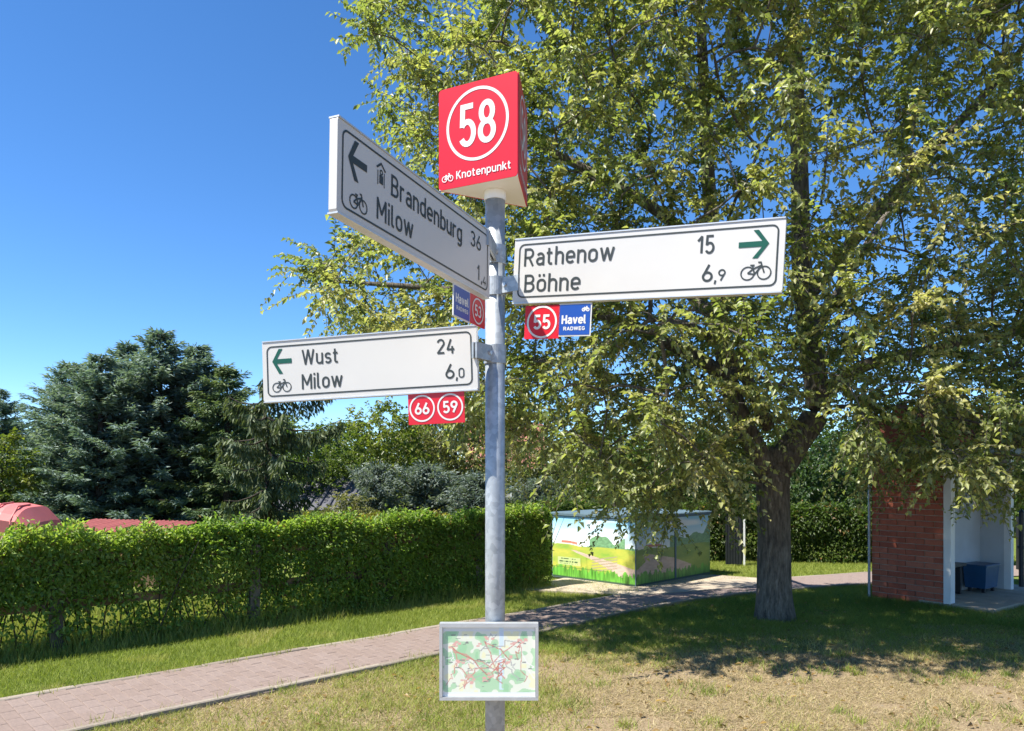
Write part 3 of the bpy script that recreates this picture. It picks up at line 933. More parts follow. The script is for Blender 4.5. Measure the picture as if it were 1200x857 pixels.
def clump_leaves(clumps, dirs, rads, n_twig, n_leaf, L0, W0, pal, droop=0.5, mbk=None, twig_r=0.003, colvar=0.25, seed=1, flat=1.0):
    """twigs radiating in every clump, alternate leaves along each of them"""
    g = np.random.default_rng(seed)
    nC = len(clumps)
    d = g.normal(0, 1, (nC, n_twig, 3))
    d[..., 2] *= flat
    d = unit(d) + 0.55 * dirs[:, None, :]
    d = unit(d)
    Ls = rads[:, None] * g.uniform(.6, 1.15, (nC, n_twig))
    base = clumps[:, None, :] + g.normal(0, .12, (nC, n_twig, 3)) * rads[:, None, None]
    def at(t):
        q = base + d * (Ls * t)[..., None]
        q[..., 2] -= droop * Ls * t * t
        return q
    if mbk is not None:
        p0_, p1_, p2_ = at(0.0), at(.5), at(1.0)
        for a, b, c in zip(p0_.reshape(-1, 3), p1_.reshape(-1, 3), p2_.reshape(-1, 3)):
            mbk.tube([a, b, c], [twig_r, twig_r * .8, twig_r * .5], 3, caps=False)
    t = (np.arange(n_leaf) + .5) / n_leaf
    t = .12 + .9 * t
    T = t[None, None, :] + g.uniform(-.03, .03, (nC, n_twig, n_leaf))
    pos = base[:, :, None, :] + d[:, :, None, :] * (Ls[:, :, None] * T)[..., None]
    pos[..., 2] -= droop * Ls[:, :, None] * T * T
    tang = np.repeat(d[:, :, None, :], n_leaf, 2).copy()
    tang[..., 2] -= 2 * droop * T
    tang = unit(tang)
    sgn = np.where(np.arange(n_leaf) % 2 == 0, 1.0, -1.0)[None, None, :, None]
    side = unit(np.cross(tang, np.array([0, 0, 1.0]) + g.normal(0, .2, tang.shape)))
    axis = tang * .45 + side * sgn * .8 + g.normal(0, .22, tang.shape)
    axis[..., 2] -= .30
    nrm = np.zeros_like(axis); nrm[..., 2] = 1
    nrm += g.normal(0, .45, nrm.shape)
    n = nC * n_twig * n_leaf
    size = g.uniform(.55, 1.3, n)
    pal = np.array(pal)
    cl = g.uniform(0, 1, (nC, 1, 1)) * .75 + g.uniform(0, 1, (nC, n_twig, 1)) * .3 + g.uniform(0, 1, (nC, n_twig, n_leaf)) * .35
    cl = np.clip(cl / 1.15, 0, .999).ravel() * (len(pal) - 1)
    i0 = cl.astype(int); fr_ = (cl - i0)[:, None]
    cols = pal[i0] * (1 - fr_) + pal[np.minimum(i0 + 1, len(pal) - 1)] * fr_
    cols *= g.uniform(1 - colvar, 1 + colvar, (n, 1))
    return pos.reshape(-1, 3), axis.reshape(-1, 3), nrm.reshape(-1, 3), L0 * size, W0 * size, cols

def poisson_ellipsoid(c, r, dmin, n_try, inner=0.0, seed=0, keep=None):
    g = np.random.default_rng(seed)
    pts = np.zeros((0, 3))
    out = []
    cand_ = g.uniform(-1, 1, (n_try, 3))
    rr = np.linalg.norm(cand_, axis=1)
    cand_ = cand_[(rr < 1) & (rr > inner)]
    w = np.array(c) + cand_ * np.array(r)
    if keep is not None: w = w[keep(w)]
    sel = np.zeros((len(w), 3)); m = 0
    for q in w:
        if m == 0 or np.min(((sel[:m] - q) ** 2).sum(1)) > dmin * dmin:
            sel[m] = q; m += 1
    return sel[:m].copy()

# --- the large tree
LEFT = [(-700, 700), (-300, 620), (-120, 560), (-40, 470), (0, 425), (40, 392), (100, 412), (160, 432), (200, 462), (235, 470), (252, 400), (300, 335), (330, 312), (372, 368), (400, 380), (440, 420), (480, 470), (520, 560), (560, 610), (600, 640), (660, 660)]
LOW = [(250, 395), (300, 385), (370, 420), (440, 460), (480, 500), (560, 565), (630, 575), (665, 582), (700, 632), (740, 660), (800, 650), (860, 630), (880, 590), (905, 558), (935, 515), (965, 480), (1000, 535), (1022, 592), (1060, 585), (1095, 600), (1130, 630), (1180, 618), (1205, 620), (1500, 610)]
GAPS = [(535, 2, 40), (492, 262, 22), (1040, 52, 16), (1155, 95, 22), (1020, 170, 14), (995, 225, 24), (905, 125, 10), (1052, 325, 14), (965, 505, 26), (480, 440, 22), (575, 480, 14), (600, 30, 18)]
def keep_big(w):
    ok = w[:, 1] > 3.5
    px = 600 + w[:, 0] / w[:, 1] * F
    py = HOR - (w[:, 2] - EYE) / w[:, 1] * F
    rp = 0.42 / w[:, 1] * F
    ok &= px - rp * .85 > lerp_tab(LEFT, py)
    ok &= py + rp * 1.25 < lerp_tab(LOW, px)
    ok &= w[:, 1] + .2 * w[:, 2] < 11.2
    ok &= w[:, 1] > 6.1 + .12 * np.abs(w[:, 0] - 2.2) ** 1.5
    ok &= ~((w[:, 0] < 1.7) & (w[:, 1] > 9.9 - .25 * (1.7 - w[:, 0]) * 0))
    for gx_, gy_, gr in GAPS:
        ok &= np.hypot(px - gx_, py - gy_) > gr * .7 + rp * .35
    ok &= ~((np.hypot(w[:, 0] - 3.13, w[:, 1] - 9.0) < .6) & (w[:, 2] < 2.3))
    return ok
big = empty('broadleaf_tree', (3.13, 9.0, 0))
tag(big, 'large leafy broadleaf tree with forked grey trunk filling the upper right', 'tree')
clumps = poisson_ellipsoid((3.7, 8.6, 5.0), (6.9, 3.3, 5.3), 0.52, 60000, 0.34, 3, keep_big)
TB = Vector((3.13, 9.0, 0))
limbs = [
    ([TB + Vector((0, 0, -.15)), TB + Vector((0, 0, .03)), TB + Vector((-.01, 0, .35)), P(907, 620, 9.0), P(906, 560, 9.0), P(915, 530, 9.02)], [.30, .24, .20, .186, .195, .172], None),
    ([P(912, 548, 9.0), P(935, 515, 9.05), P(958, 478, 9.1), P(952, 420, 9.2), P(940, 320, 9.25), P(937, 200, 9.2), P(932, 60, 9.2), P(925, -100, 9.3), P(930, -260, 9.3)], [.19, .165, .15, .135, .12, .10, .08, .05, .02], 1),
    ([P(898, 550, 9.0), P(875, 505, 8.9), P(852, 440, 8.85), P(840, 330, 8.8), P(828, 180, 8.7), P(822, 40, 8.8), P(810, -120, 8.9)], [.16, .12, .105, .09, .075, .055, .02], 1),
    ([P(850, 440, 8.85), P(780, 400, 8.6), P(690, 365, 8.4), P(580, 345, 8.4), P(470, 335, 8.5), P(390, 330, 8.6)], [.09, .075, .06, .045, .03, .015], 1),
    ([P(836, 300, 8.8), P(760, 240, 8.7), P(670, 190, 8.7), P(570, 140, 8.8), P(480, 90, 8.9)], [.08, .065, .05, .035, .015], 1),
    ([P(958, 470, 9.1), P(1010, 430, 8.9), P(1090, 410, 8.6), P(1190, 390, 8.5), P(1290, 380, 8.5)], [.1, .08, .06, .045, .015], 1),
    ([P(945, 350, 9.2), P(1010, 270, 9.2), P(1090, 180, 9.2), P(1180, 80, 9.1), P(1260, -30, 9.1)], [.09, .075, .06, .04, .015], 1),
    ([P(900, 500, 8.9), P(860, 420, 8.2), P(800, 380, 7.4), P(760, 390, 6.6)], [.08, .06, .045, .015], 1),
    ([P(950, 400, 9.2), P(990, 330, 10.0), P(1040, 250, 10.9), P(1080, 200, 11.7)], [.08, .06, .045, .015], 1),
    ([P(845, 380, 8.8), P(790, 330, 9.8), P(730, 290, 10.8), P(690, 240, 11.6)], [.08, .06, .045, .015], 1),
]
thin_r = np.random.default_rng(4).uniform(0, 1, len(clumps))
clumps = clumps[(clumps[:, 1] < 9.2) | (thin_r < .5)]         # the far side of the crown is thinner
mbk, dirs = branch_tree(limbs, clumps, None, 0.0052, 0.43)
rads = rng.uniform(.40, .64, len(clumps))
PAL = [(.095, .13, .038), (.155, .195, .058), (.225, .26, .088), (.305, .315, .125), (.385, .36, .17)]
lv = clump_leaves(clumps, dirs, rads, 16, 21, .063, .037, PAL, .26, mbk, .0035, .3, 21)
trunk = mbk.build('trunk', M['bark'], None, smooth=True)
trunk.parent = big; trunk.matrix_parent_inverse = Matrix.Translation(-TB)
crown = link('crown', leaf_mesh('crown', *lv), M['leaf'])
crown.parent = big; crown.matrix_parent_inverse = Matrix.Translation(-TB)
tag(crown, kind='stuff')
print('clumps', len(clumps), 'leaves', len(lv[0]))

# --- smaller broadleaf trees and bushes behind
def bush(name, label, cat, base, h, rx, ry, pal, dmin=.7, leaf=.12, n_twig=12, n_leaf=12, seed=1, trunk_h=0.5, group=None, droop=.25, zlow=.25, bark='bark_dark'):
    base = Vector(base)
    root = empty(name, base)
    tag(root, label, cat, group)
    cz = zlow + (h - zlow) / 2
    cl = poisson_ellipsoid((base.x, base.y, cz), (rx, ry, (h - zlow) / 2), dmin * .8, 5000, .2, seed)
    limbs_ = [([base + Vector((0, 0, -.1)), base + Vector((.03, 0, h * .3)), base + Vector((-.04, .03, h * .55)), base + Vector((.02, 0, h * .85))], [.05 * h ** .6, .04 * h ** .6, .025 * h ** .6, .01], None)]
    mk, dr = branch_tree(limbs_, cl, None, .006, .43)
    lv_ = clump_leaves(cl, dr, np.random.default_rng(seed).uniform(.8, 1.2, len(cl)) * dmin, n_twig, n_leaf, leaf, leaf * .55, pal, droop, None, .003, .25, seed)
    t_ = mk.build('trunk', M[bark], None, smooth=True); t_.parent = root; t_.matrix_parent_inverse = Matrix.Translation(-base)
    c_ = link('crown', leaf_mesh('crown', *lv_), M['leaf']); c_.parent = root; c_.matrix_parent_inverse = Matrix.Translation(-base)
    tag(c_, kind='stuff')
    return root
def gx_at(px, D): return (px - 600) / F * D
def h_at(py, D): return EYE - (py - HOR) / F * D
G1 = [(.035, .065, .012), (.06, .10, .018), (.10, .14, .03)]
G2 = [(.07, .10, .02), (.11, .15, .025), (.17, .19, .04)]
OL = [(.07, .085, .03), (.12, .13, .05), (.18, .175, .075)]
SV = [(.09, .125, .115), (.14, .18, .16), (.20, .235, .205)]
DK = [(.022, .05, .02), (.04, .075, .028), (.06, .10, .035)]
def bt(px, top, D, rpx, pal, label, seed, name='broadleaf_tree', cat='tree', **kw):
    bush(name, label, cat, (gx_at(px, D), D, 0), h_at(top, D), rpx / F * D, kw.pop('ry', rpx / F * D * .9), pal, seed=seed, **kw)
bt(2, 505, 15.8, 30, G2, 'pale green leafy tree at the left edge beside the spruces', 31, dmin=.42, leaf=.09)
bt(362, 505, 25, 50, G1, 'mid green leafy tree between drooping spruce and olive trees', 32, dmin=.7, leaf=.13)
bt(445, 478, 27, 52, G2, 'olive green leafy tree behind the lower left sign arm', 33, dmin=.75, leaf=.14)
bt(535, 468, 29, 60, OL, 'dull olive leafy tree just left of the pole, behind hedge', 34, dmin=.8, leaf=.14)
bt(650, 520, 24, 55, OL, 'grey green leafy tree right of the pole above the hedge', 35, dmin=.7, leaf=.13)
bt(745, 525, 22, 60, G1, 'mid green tree above the painted transformer box', 36, dmin=.7, leaf=.13)
bt(830, 515, 24, 60, DK, 'dark green tree behind the large trunk, left of it', 41, dmin=.7, leaf=.13)
bt(955, 518, 19, 60, DK, 'dark bush between the large trunk and the brick shelter', 37, 'bush', 'bush', dmin=.6, leaf=.12)
bt(1110, 470, 24, 120, DK, 'dark tree standing behind the brick shelter', 38, dmin=.8, leaf=.14)
bt(1225, 500, 20, 45, G1, 'green tree at the right edge beyond the lattice fence', 39, dmin=.7, leaf=.13)
bt(405, 582, 14.5, 26, OL, 'low grey green shrub poking above the left hedge', 42, 'shrub', 'shrub', dmin=.3, leaf=.07)

# --- the far wood that closes the view
gw = np.random.default_rng(90)
nC = 900
wc = np.stack([gw.uniform(-32, 40, nC), gw.uniform(42, 50, nC), np.zeros(nC)], 1)
wc[:, 2] = gw.uniform(.2, 1, nC) * (3.4 + 1.8 * vnoise(wc[:, 0] * .35, wc[:, 0] * 0, 91) + .8 * vnoise(wc[:, 0] * 1.3, wc[:, 0] * 0, 92))
lw = clump_leaves(wc, np.zeros((nC, 3)), gw.uniform(.7, 1.2, nC), 10, 10, .26, .17, G1 + [(.13, .16, .04)], .2, None, .003, .25, 93)
tag(link('far_wood', leaf_mesh('far_wood', *lw), M['leaf']), 'far band of woodland closing the view behind the gardens', 'woodland', kind='stuff')

# --- spruces
def spruce_mesh(h, rad, n_br, blunt, pal, seed, droop=.25, arm=.0, blet=.17):
    g = np.random.default_rng(seed)
    mk = MB()
    mk.tube([(0, 0, -.1), (.02, 0, h * .5), (0, 0, h * .97)], [.035 * h ** .8, .022 * h ** .8, .01], 8)
    P_, A_x, N_, L_, W_, Cc = [], [], [], [], [], []
    pal = np.array(pal)
    for b in range(n_br):
        nw = n_br // 7
        t = np.clip(((b // 7 + .5 + g.normal(0, .16)) / nw), 0.01, .995) ** .9
        z = .15 + t * (h - .2)
        prof = (1 - t ** blunt) ** .8
        L = rad * max(prof, .10) * g.choice([g.uniform(.5, .95), g.uniform(.9, 1.3)])
        a = b * 2.399 + g.normal(0, .25)
        d = np.array([math.cos(a), math.sin(a), 0])
        sd = np.array([-d[1], d[0], 0])
        rise = g.uniform(-.05, .25) + .5 * t
        n_s = max(5, int(L / .055))
        s = np.linspace(.12, 1, n_s)
        ctr = np.array([0, 0, z]) + d * (L * s)[:, None]
        ctr[:, 2] += L * (rise * s - droop * 1.6 * s * s + droop * 1.1 * s ** 3.5)
        mk.tube([ctr[0], ctr[n_s // 2], ctr[-1]], [.02, .013, .005], 4, caps=False)
        tone = g.uniform(0, 1)
        for sgn in (-1, 1, 0):
            for rep in range(3):
                n = n_s
                p = ctr + g.normal(0, .025, (n, 3))
                ax = d * g.uniform(.35, .9, (n, 1)) + sd * sgn * g.uniform(.5, 1.0, (n, 1)) + g.normal(0, .22, (n, 3))
                ax[:, 2] -= droop * g.uniform(.3, 1.3, n) - (.25 if sgn == 0 else 0)
                off = rep * .075 * (1 - s * .7)
                p = p + unit(ax) * off[:, None]
                P_.append(p); A_x.append(ax); N_.append(np.array([0, 0, 1.0]) + g.normal(0, .5, (n, 3)))
                ln = blet * g.uniform(.7, 1.25, n) * (1.1 - .35 * s)
                L_.append(ln); W_.append(ln * g.uniform(.22, .34, n))
                c = np.clip(tone * .55 + .35 * s * g.uniform(.5, 1, n) + g.uniform(-.1, .15, n), 0, .999) * (len(pal) - 1)
                i0 = c.astype(int); fr_ = (c - i0)[:, None]
                Cc.append(pal[i0] * (1 - fr_) + pal[np.minimum(i0 + 1, len(pal) - 1)] * fr_)
    # leader
    lm = leaf_mesh('crown', np.concatenate(P_), np.concatenate(A_x), np.concatenate(N_), np.concatenate(L_), np.concatenate(W_), np.concatenate(Cc), .2, .05)
    tm = mk.mesh('trunk', True)
    lm.materials.append(M['needle']); tm.materials.append(M['bark_dark'])
    return lm, tm
BLU = [(.06, .10, .09), (.12, .18, .16), (.20, .27, .23), (.28, .34, .27)]
GRN = [(.04, .075, .04), (.085, .135, .065), (.145, .195, .085), (.21, .24, .10)]
sp = [spruce_mesh(5.0, 1.55, 150, 2.6, BLU, 1, .17), spruce_mesh(5.2, 1.35, 140, 3.2, BLU, 2, .17), spruce_mesh(4.9, 1.35, 110, 2.0, GRN, 3, .42)]
spots = [(84, 428, 17.5, 0, 1.0, 'leftmost near blue spruce, next to the pale green tree'),
         (118, 415, 16.6, 1, 1.0, 'blue spruce second from the left, behind the red corrugated roof'),
         (188, 390, 17.4, 0, 1.05, 'tallest blue green spruce in the middle of the left group'),
         (150, 402, 18.6, 1, 1.1, 'dark blue spruce set back behind the other spruces'),
         (232, 404, 18.2, 1, 1.05, 'blue green spruce fourth from the left with broad top'),
         (266, 432, 17.0, 2, 1.0, 'green spruce with shaggy branches right of the blue ones'),
         (-2, 455, 26.0, 1, 1.0, 'distant dark spruce tip at the left edge')]
for px, top, D, kd, wx, lab in spots:
    r_ = empty('spruce_tree', (gx_at(px, D), D, 0), random.uniform(0, 6.28))
    tag(r_, lab, 'tree', 'spruces behind the left hedge')
    hh = h_at(top, D) / (5.0, 5.2, 4.9)[kd]
    r_.scale = (wx, wx, hh)
    tag(link('crown', sp[kd][0], None, r_), kind='stuff')
    link('trunk', sp[kd][1], None, r_)
# the loose drooping spruce with long bare arms to the right
def drooping_spruce(px, top, D):
    base = Vector((gx_at(px, D), D, 0)); h = h_at(top, D)
    root = empty('drooping_spruce', base)
    tag(root, 'loose drooping spruce with long hanging arms reaching right towards sign', 'tree')
    g = np.random.default_rng(9); mk = MB()
    mk.tube([(0, 0, -.1), (.03, 0, h * .5), (-.08, 0, h)], [.13, .08, .015], 9)
    Pp, Ax, Nn, Ll, Ww, Cc = [], [], [], [], [], []
    arms = [(h * .97, 0.0, .75, .05), (h * .9, .1, 1.25, -.08), (h * .86, 2.8, 1.0, -.1), (h * .76, -.15, 1.55, -.18), (h * .72, .5, 1.1, -.2), (h * .70, 3.3, .9, -.25), (h * .6, .2, 1.1, -.3), (h * .62, -1.0, 1.0, -.3), (h * .5, 2.5, .9, -.3), (h * .5, -.6, .9, -.35), (h * .42, .4, .8, -.4), (h * .8, -1.6, .9, -.2), (h * .55, -2.0, .9, -.3), (h * .4, 3.6, .8, -.4), (h * .95, -1.4, .6, -.05), (h * .88, 3.1, .8, -.1), (h * .8, -.9, .9, -.2), (h * .68, -1.9, 1.0, -.25), (h * .65, 2.9, 1.1, -.25), (h * .45, -1.3, .9, -.35), (h * .33, -.4, .8, -.35), (h * .33, -1.8, .8, -.35), (h * .3, 3.0, .8, -.35)]
    for z, a, L, dr in arms:
        n = int(L / .022); s = np.linspace(.05, 1, n)
        d = np.array([math.cos(a), math.sin(a), 0])
        c = np.array([0, 0, z]) + d * (L * s)[:, None]; c[:, 2] += L * (dr * s * 1.5 + .32 * s ** 3)
        mk.tube([c[0], c[n // 3], c[2 * n // 3], c[-1]], [.022, .017, .012, .005], 5, caps=False)
        for rep in range(9):
            p = c + g.normal(0, .022, (n, 3)); p[:, 2] -= rep * .05 * g.uniform(.5, 1.1, n) * (1.1 - .6 * s)
            ax = g.normal(0, .35, (n, 3)) + d * .25; ax[:, 2] -= .9
            ln = g.uniform(.10, .19, n)
            Pp.append(p); Ax.append(ax); Nn.append(d + g.normal(0, .6, (n, 3))); Ll.append(ln); Ww.append(ln * .28)
            k_ = g.uniform(0, 1, (n, 1)); Cc.append(np.array([.065, .10, .055]) * (1 - k_) + np.array([.17, .20, .095]) * k_)
    lm = leaf_mesh('crown', *[np.concatenate(q) for q in (Pp, Ax, Nn, Ll, Ww, Cc)], .2, .05)
    tag(link('crown', lm, M['needle'], root), kind='stuff'); mk.build('trunk', M['bark_dark'], root, smooth=True)
drooping_spruce(313, 447, 15.0)
# low silvery spruces behind the hedge
sl = spruce_mesh(1.5, 1.0, 70, 2.4, SV, 5, .12, blet=.13)
for i, (px, top, D, s_, lab) in enumerate([(440, 545, 16.5, .8, 'silvery dwarf spruce above the hedge, leftmost of three'), (500, 545, 17.0, 1.0, 'silvery dwarf spruce above the hedge, below the red number plate'), (560, 556, 16.0, .9, 'silvery dwarf spruce just left of the pole above the hedge'), (632, 562, 16.0, .9, 'silvery dwarf spruce right of the pole beside the painted box')]):
    r_ = empty('dwarf_spruce', (gx_at(px, D), D, 0), i * 1.3)
    tag(r_, lab if i else 'silvery dwarf spruce above the hedge, farthest left of its kind', 'tree', 'low silvery spruces behind the hedge')
    r_.scale = (s_, s_, h_at(top, D) / 1.5)
    tag(link('crown', sl[0], None, r_), kind='stuff'); link('trunk', sl[1], None, r_)

# ------------------------------------------------------------------ hedges and the fence in the near one
def hedge(name, label, a, b, h, th, n, leaf, pal, seed, sparse=None, stems=0, root=None):
    g = np.random.default_rng(seed)
    a, b = np.array(a, float), np.array(b, float)
    d = b - a; L = np.linalg.norm(d); d /= L; nr = np.array([d[1], -d[0]])    # nr points towards the camera side
    root = empty(name, (a[0], a[1], 0)); tag(root, label, 'hedge')
    s = g.uniform(0, L, n); z = g.uniform(0.03, 1.0, n) ** .85
    w = np.clip(g.normal(0, .42, n), -1, 1)
    # outer shell favoured
    shell = g.uniform(0, 1, n) < .65
    face = g.integers(0, 4, n)
    w = np.where(shell & (face <= 1), 1 - g.exponential(.12, n), w)
    w = np.where(shell & (face == 3), -1 + g.exponential(.12, n), w)
    z = np.where(shell & (face == 2), 1 - g.exponential(.06, n), z)
    hh = h * (1 + .12 * (vnoise(s * 1.7, s * 0 + seed, seed) - .5) + .10 * (vnoise(s * 6, s * 0, seed + 1) - .5) + .04 * g.normal(0, 1, n) * (z > .93))
    bulge = .65 + .6 * vnoise(s * 2.2, z * 3, seed + 2) 
    bulge *= np.where(z > .85, np.sqrt(np.clip(1 - ((z - .85) / .3) ** 2, 0, 1)), 1)
    w = np.clip(w, -1, 1) * bulge
    keep = z > 0.02
    if sparse is not None: keep &= g.uniform(0, 1, n) < sparse(s / L, z, s)
    s, z, w, hh = s[keep], np.clip(z[keep], 0, 1.05), w[keep], hh[keep]
    n = len(s)
    pos = np.zeros((n, 3)); pos[:, :2] = a + d * s[:, None] + nr * (w * th / 2)[:, None]; pos[:, 2] = z * hh
    pos -= np.array([a[0], a[1], 0])
    ax = g.normal(0, .6, (n, 3)); ax[:, :2] += nr * np.sign(w)[:, None] * .5; ax[:, 2] += np.where(z > .9, .35, -.35)
    nm = g.normal(0, .5, (n, 3)); nm[:, 2] += .8; nm[:, :2] += nr * w[:, None] * .5
    ln = leaf * g.uniform(.6, 1.25, n)
    pal = np.array(pal); tn = np.clip(vnoise(s * 1.3, z * 2, seed + 4) * .6 + g.uniform(0, .5, n) - .05, 0, .999) * (len(pal) - 1)
    i0 = tn.astype(int); f_ = (tn - i0)[:, None]
    cols = (pal[i0] * (1 - f_) + pal[np.minimum(i0 + 1, len(pal) - 1)] * f_) * g.uniform(.7, 1.3, (n, 1))
    dead = g.uniform(0, 1, n) < .035; cols[dead] = np.array([.24, .15, .06]) * g.uniform(.6, 1.2, (dead.sum(), 1))
    o = link('foliage', leaf_mesh('foliage', pos, ax, nm, ln, ln * .5, cols), M['leaf'], root); tag(o, kind='stuff')
    o.data.materials[0] = M['hedge_leaf']
    if stems:
        mk = MB()
        for i in range(stems):
            s0 = g.uniform(0, L); q = a + d * s0 + nr * g.normal(0, th * .15) - a
            tx, ty = d * g.normal(0, .3) + nr * g.normal(0, .08)
            mk.tube([(q[0], q[1], -.03), (q[0] + tx * .5, q[1] + ty * .5, h * .5), (q[0] + tx, q[1] + ty, h * .92)], [.008, .006, .003], 4, caps=False)
        tag(mk.build('stems', M['bark_dark'], root), kind='stuff')
    return root
HA, HB = np.array([-4.75, 7.12]), np.array([0.45, 11.60])
hd = (HB - HA) / np.linalg.norm(HB - HA)
HA0 = HA - hd * 2.6
HL = np.linalg.norm(HB - HA0)
HP = [(.11, .19, .034), (.16, .255, .045), (.225, .315, .06), (.32, .36, .08)]
def sparse_near(sl_, z, s):
    gap = vnoise(s * 2.6, z * 4.0, 71)
    left = np.clip(1 - (sl_ - .45) / .25, 0, 1)                 # the left half is thinner low down
    thin = left * np.clip((.62 - z) / .30, 0, 1)
    return np.clip(1 - thin * (.42 + .42 * (gap > .5)), .05, 1) * np.where((gap < .3) & (z < .8), .35, 1)
hedge('hedge', 'long green leafy hedge on the left, thin and gappy at its foot', HA0, HB, 1.12, .44, 125000, .058, HP, 51, sparse_near, 170)
DH = [(.045, .08, .016), (.075, .12, .022), (.12, .16, .03)]
hedge('hedge', 'clipped dark green hedge across the lawn behind the large trunk', (2.6, 15.1), (9.2, 14.3), 1.05, .6, 42000, .075, DH, 52, None, 60)
hedge('hedge', 'short stretch of dense hedge behind the painted transformer box', (0.05, 12.75), (1.75, 15.0), 1.12, .5, 14000, .075, DH, 53, None, 20)
yh = hedge('hedge', 'yellow green hedge top running behind the near hedge', (-3.4, 12.4), (0.3, 13.2), 1.0, .6, 22000, .07, [(.12, .13, .02), (.2, .19, .03), (.28, .24, .04)], 54, None, 20)

fence = empty('wooden_fence', (HA0[0], HA0[1], 0))
tag(fence, 'weathered wooden post and rail fence overgrown by the left hedge', 'fence')
hn = np.array([hd[1], -hd[0]])
pm = MB(); pm.box(-.055, .055, -.05, .05, -.05, .93, bev=.012); pm = pm.mesh('post'); pm.materials.append(M['wood'])
ang = math.atan2(hd[1], hd[0])
post_s = []
for px in (-60, 66, 297, 455, 560):
    # where the pixel column meets the fence line
    k_ = (px - 600) / F
    A0 = HA0 + hn * .11
    s_ = (k_ * A0[1] - A0[0]) / (hd[0] - k_ * hd[1])
    post_s.append(s_)
    q = hd * s_ + hn * .11
    link('post', pm, None, fence, (q[0], q[1], 0), (random.uniform(-.02, .02), random.uniform(-.02, .02), ang))
for i in range(len(post_s) - 1):
    for zr in (.46, .86):
        L = post_s[i + 1] - post_s[i] - .13
        mb = MB(); mb.box(-L / 2, L / 2, -.015, .015, zr - .045, zr + .045)
        q = hd * (post_s[i] + post_s[i + 1]) / 2 + hn * .07
        mb.build('rail', M['rail'], fence, loc=(q[0], q[1], 0), rot=(0, random.uniform(-.006, .006), ang))

# ------------------------------------------------------------------ painted transformer box
K1 = G(745, 690.6); K0 = K1 + Vector((-.7071, .7071, 0)) * 1.673
fx = (K1 - K0); WL = fx.length; fx.normalize()
fy = Vector((-fx.y, fx.x, 0))
kr = (832 - 600) / F
WR = (kr * K1.y - K1.x) / (fy.x - kr * fy.y)
HT = 1.13
tb = empty('transformer_box', K0, math.atan2(fx.y, fx.x))
tag(tb, 'low transformer box painted with a meadow and path mural, beside the hedge', 'transformer box')
mb = MB(); mb.box(0, WL, 0, WR, 0.03, HT - .09); mb.build('body', M['box_cap'], tb)
mb = MB(); mb.box(-.03, WL + .03, -.03, WR + .03, HT - .0895, HT - .04, bev=.012)
mb.add([(-.02, -.02, HT - .0395), (WL + .02, -.02, HT - .0395), (WL + .02, WR + .02, HT - .0395), (-.02, WR + .02, HT - .0395), (WL * .5, WR * .25, HT - .02), (WL * .5, WR * .75, HT - .02)], [(0, 1, 4), (1, 2, 5, 4), (2, 3, 5), (3, 0, 4, 5)])
mb.build('roof', M['box_cap'], tb)
mb = MB(); mb.box(.02, WL - .02, .02, WR - .02, -.05, .0295); mb.build('plinth', M['slab'], tb)
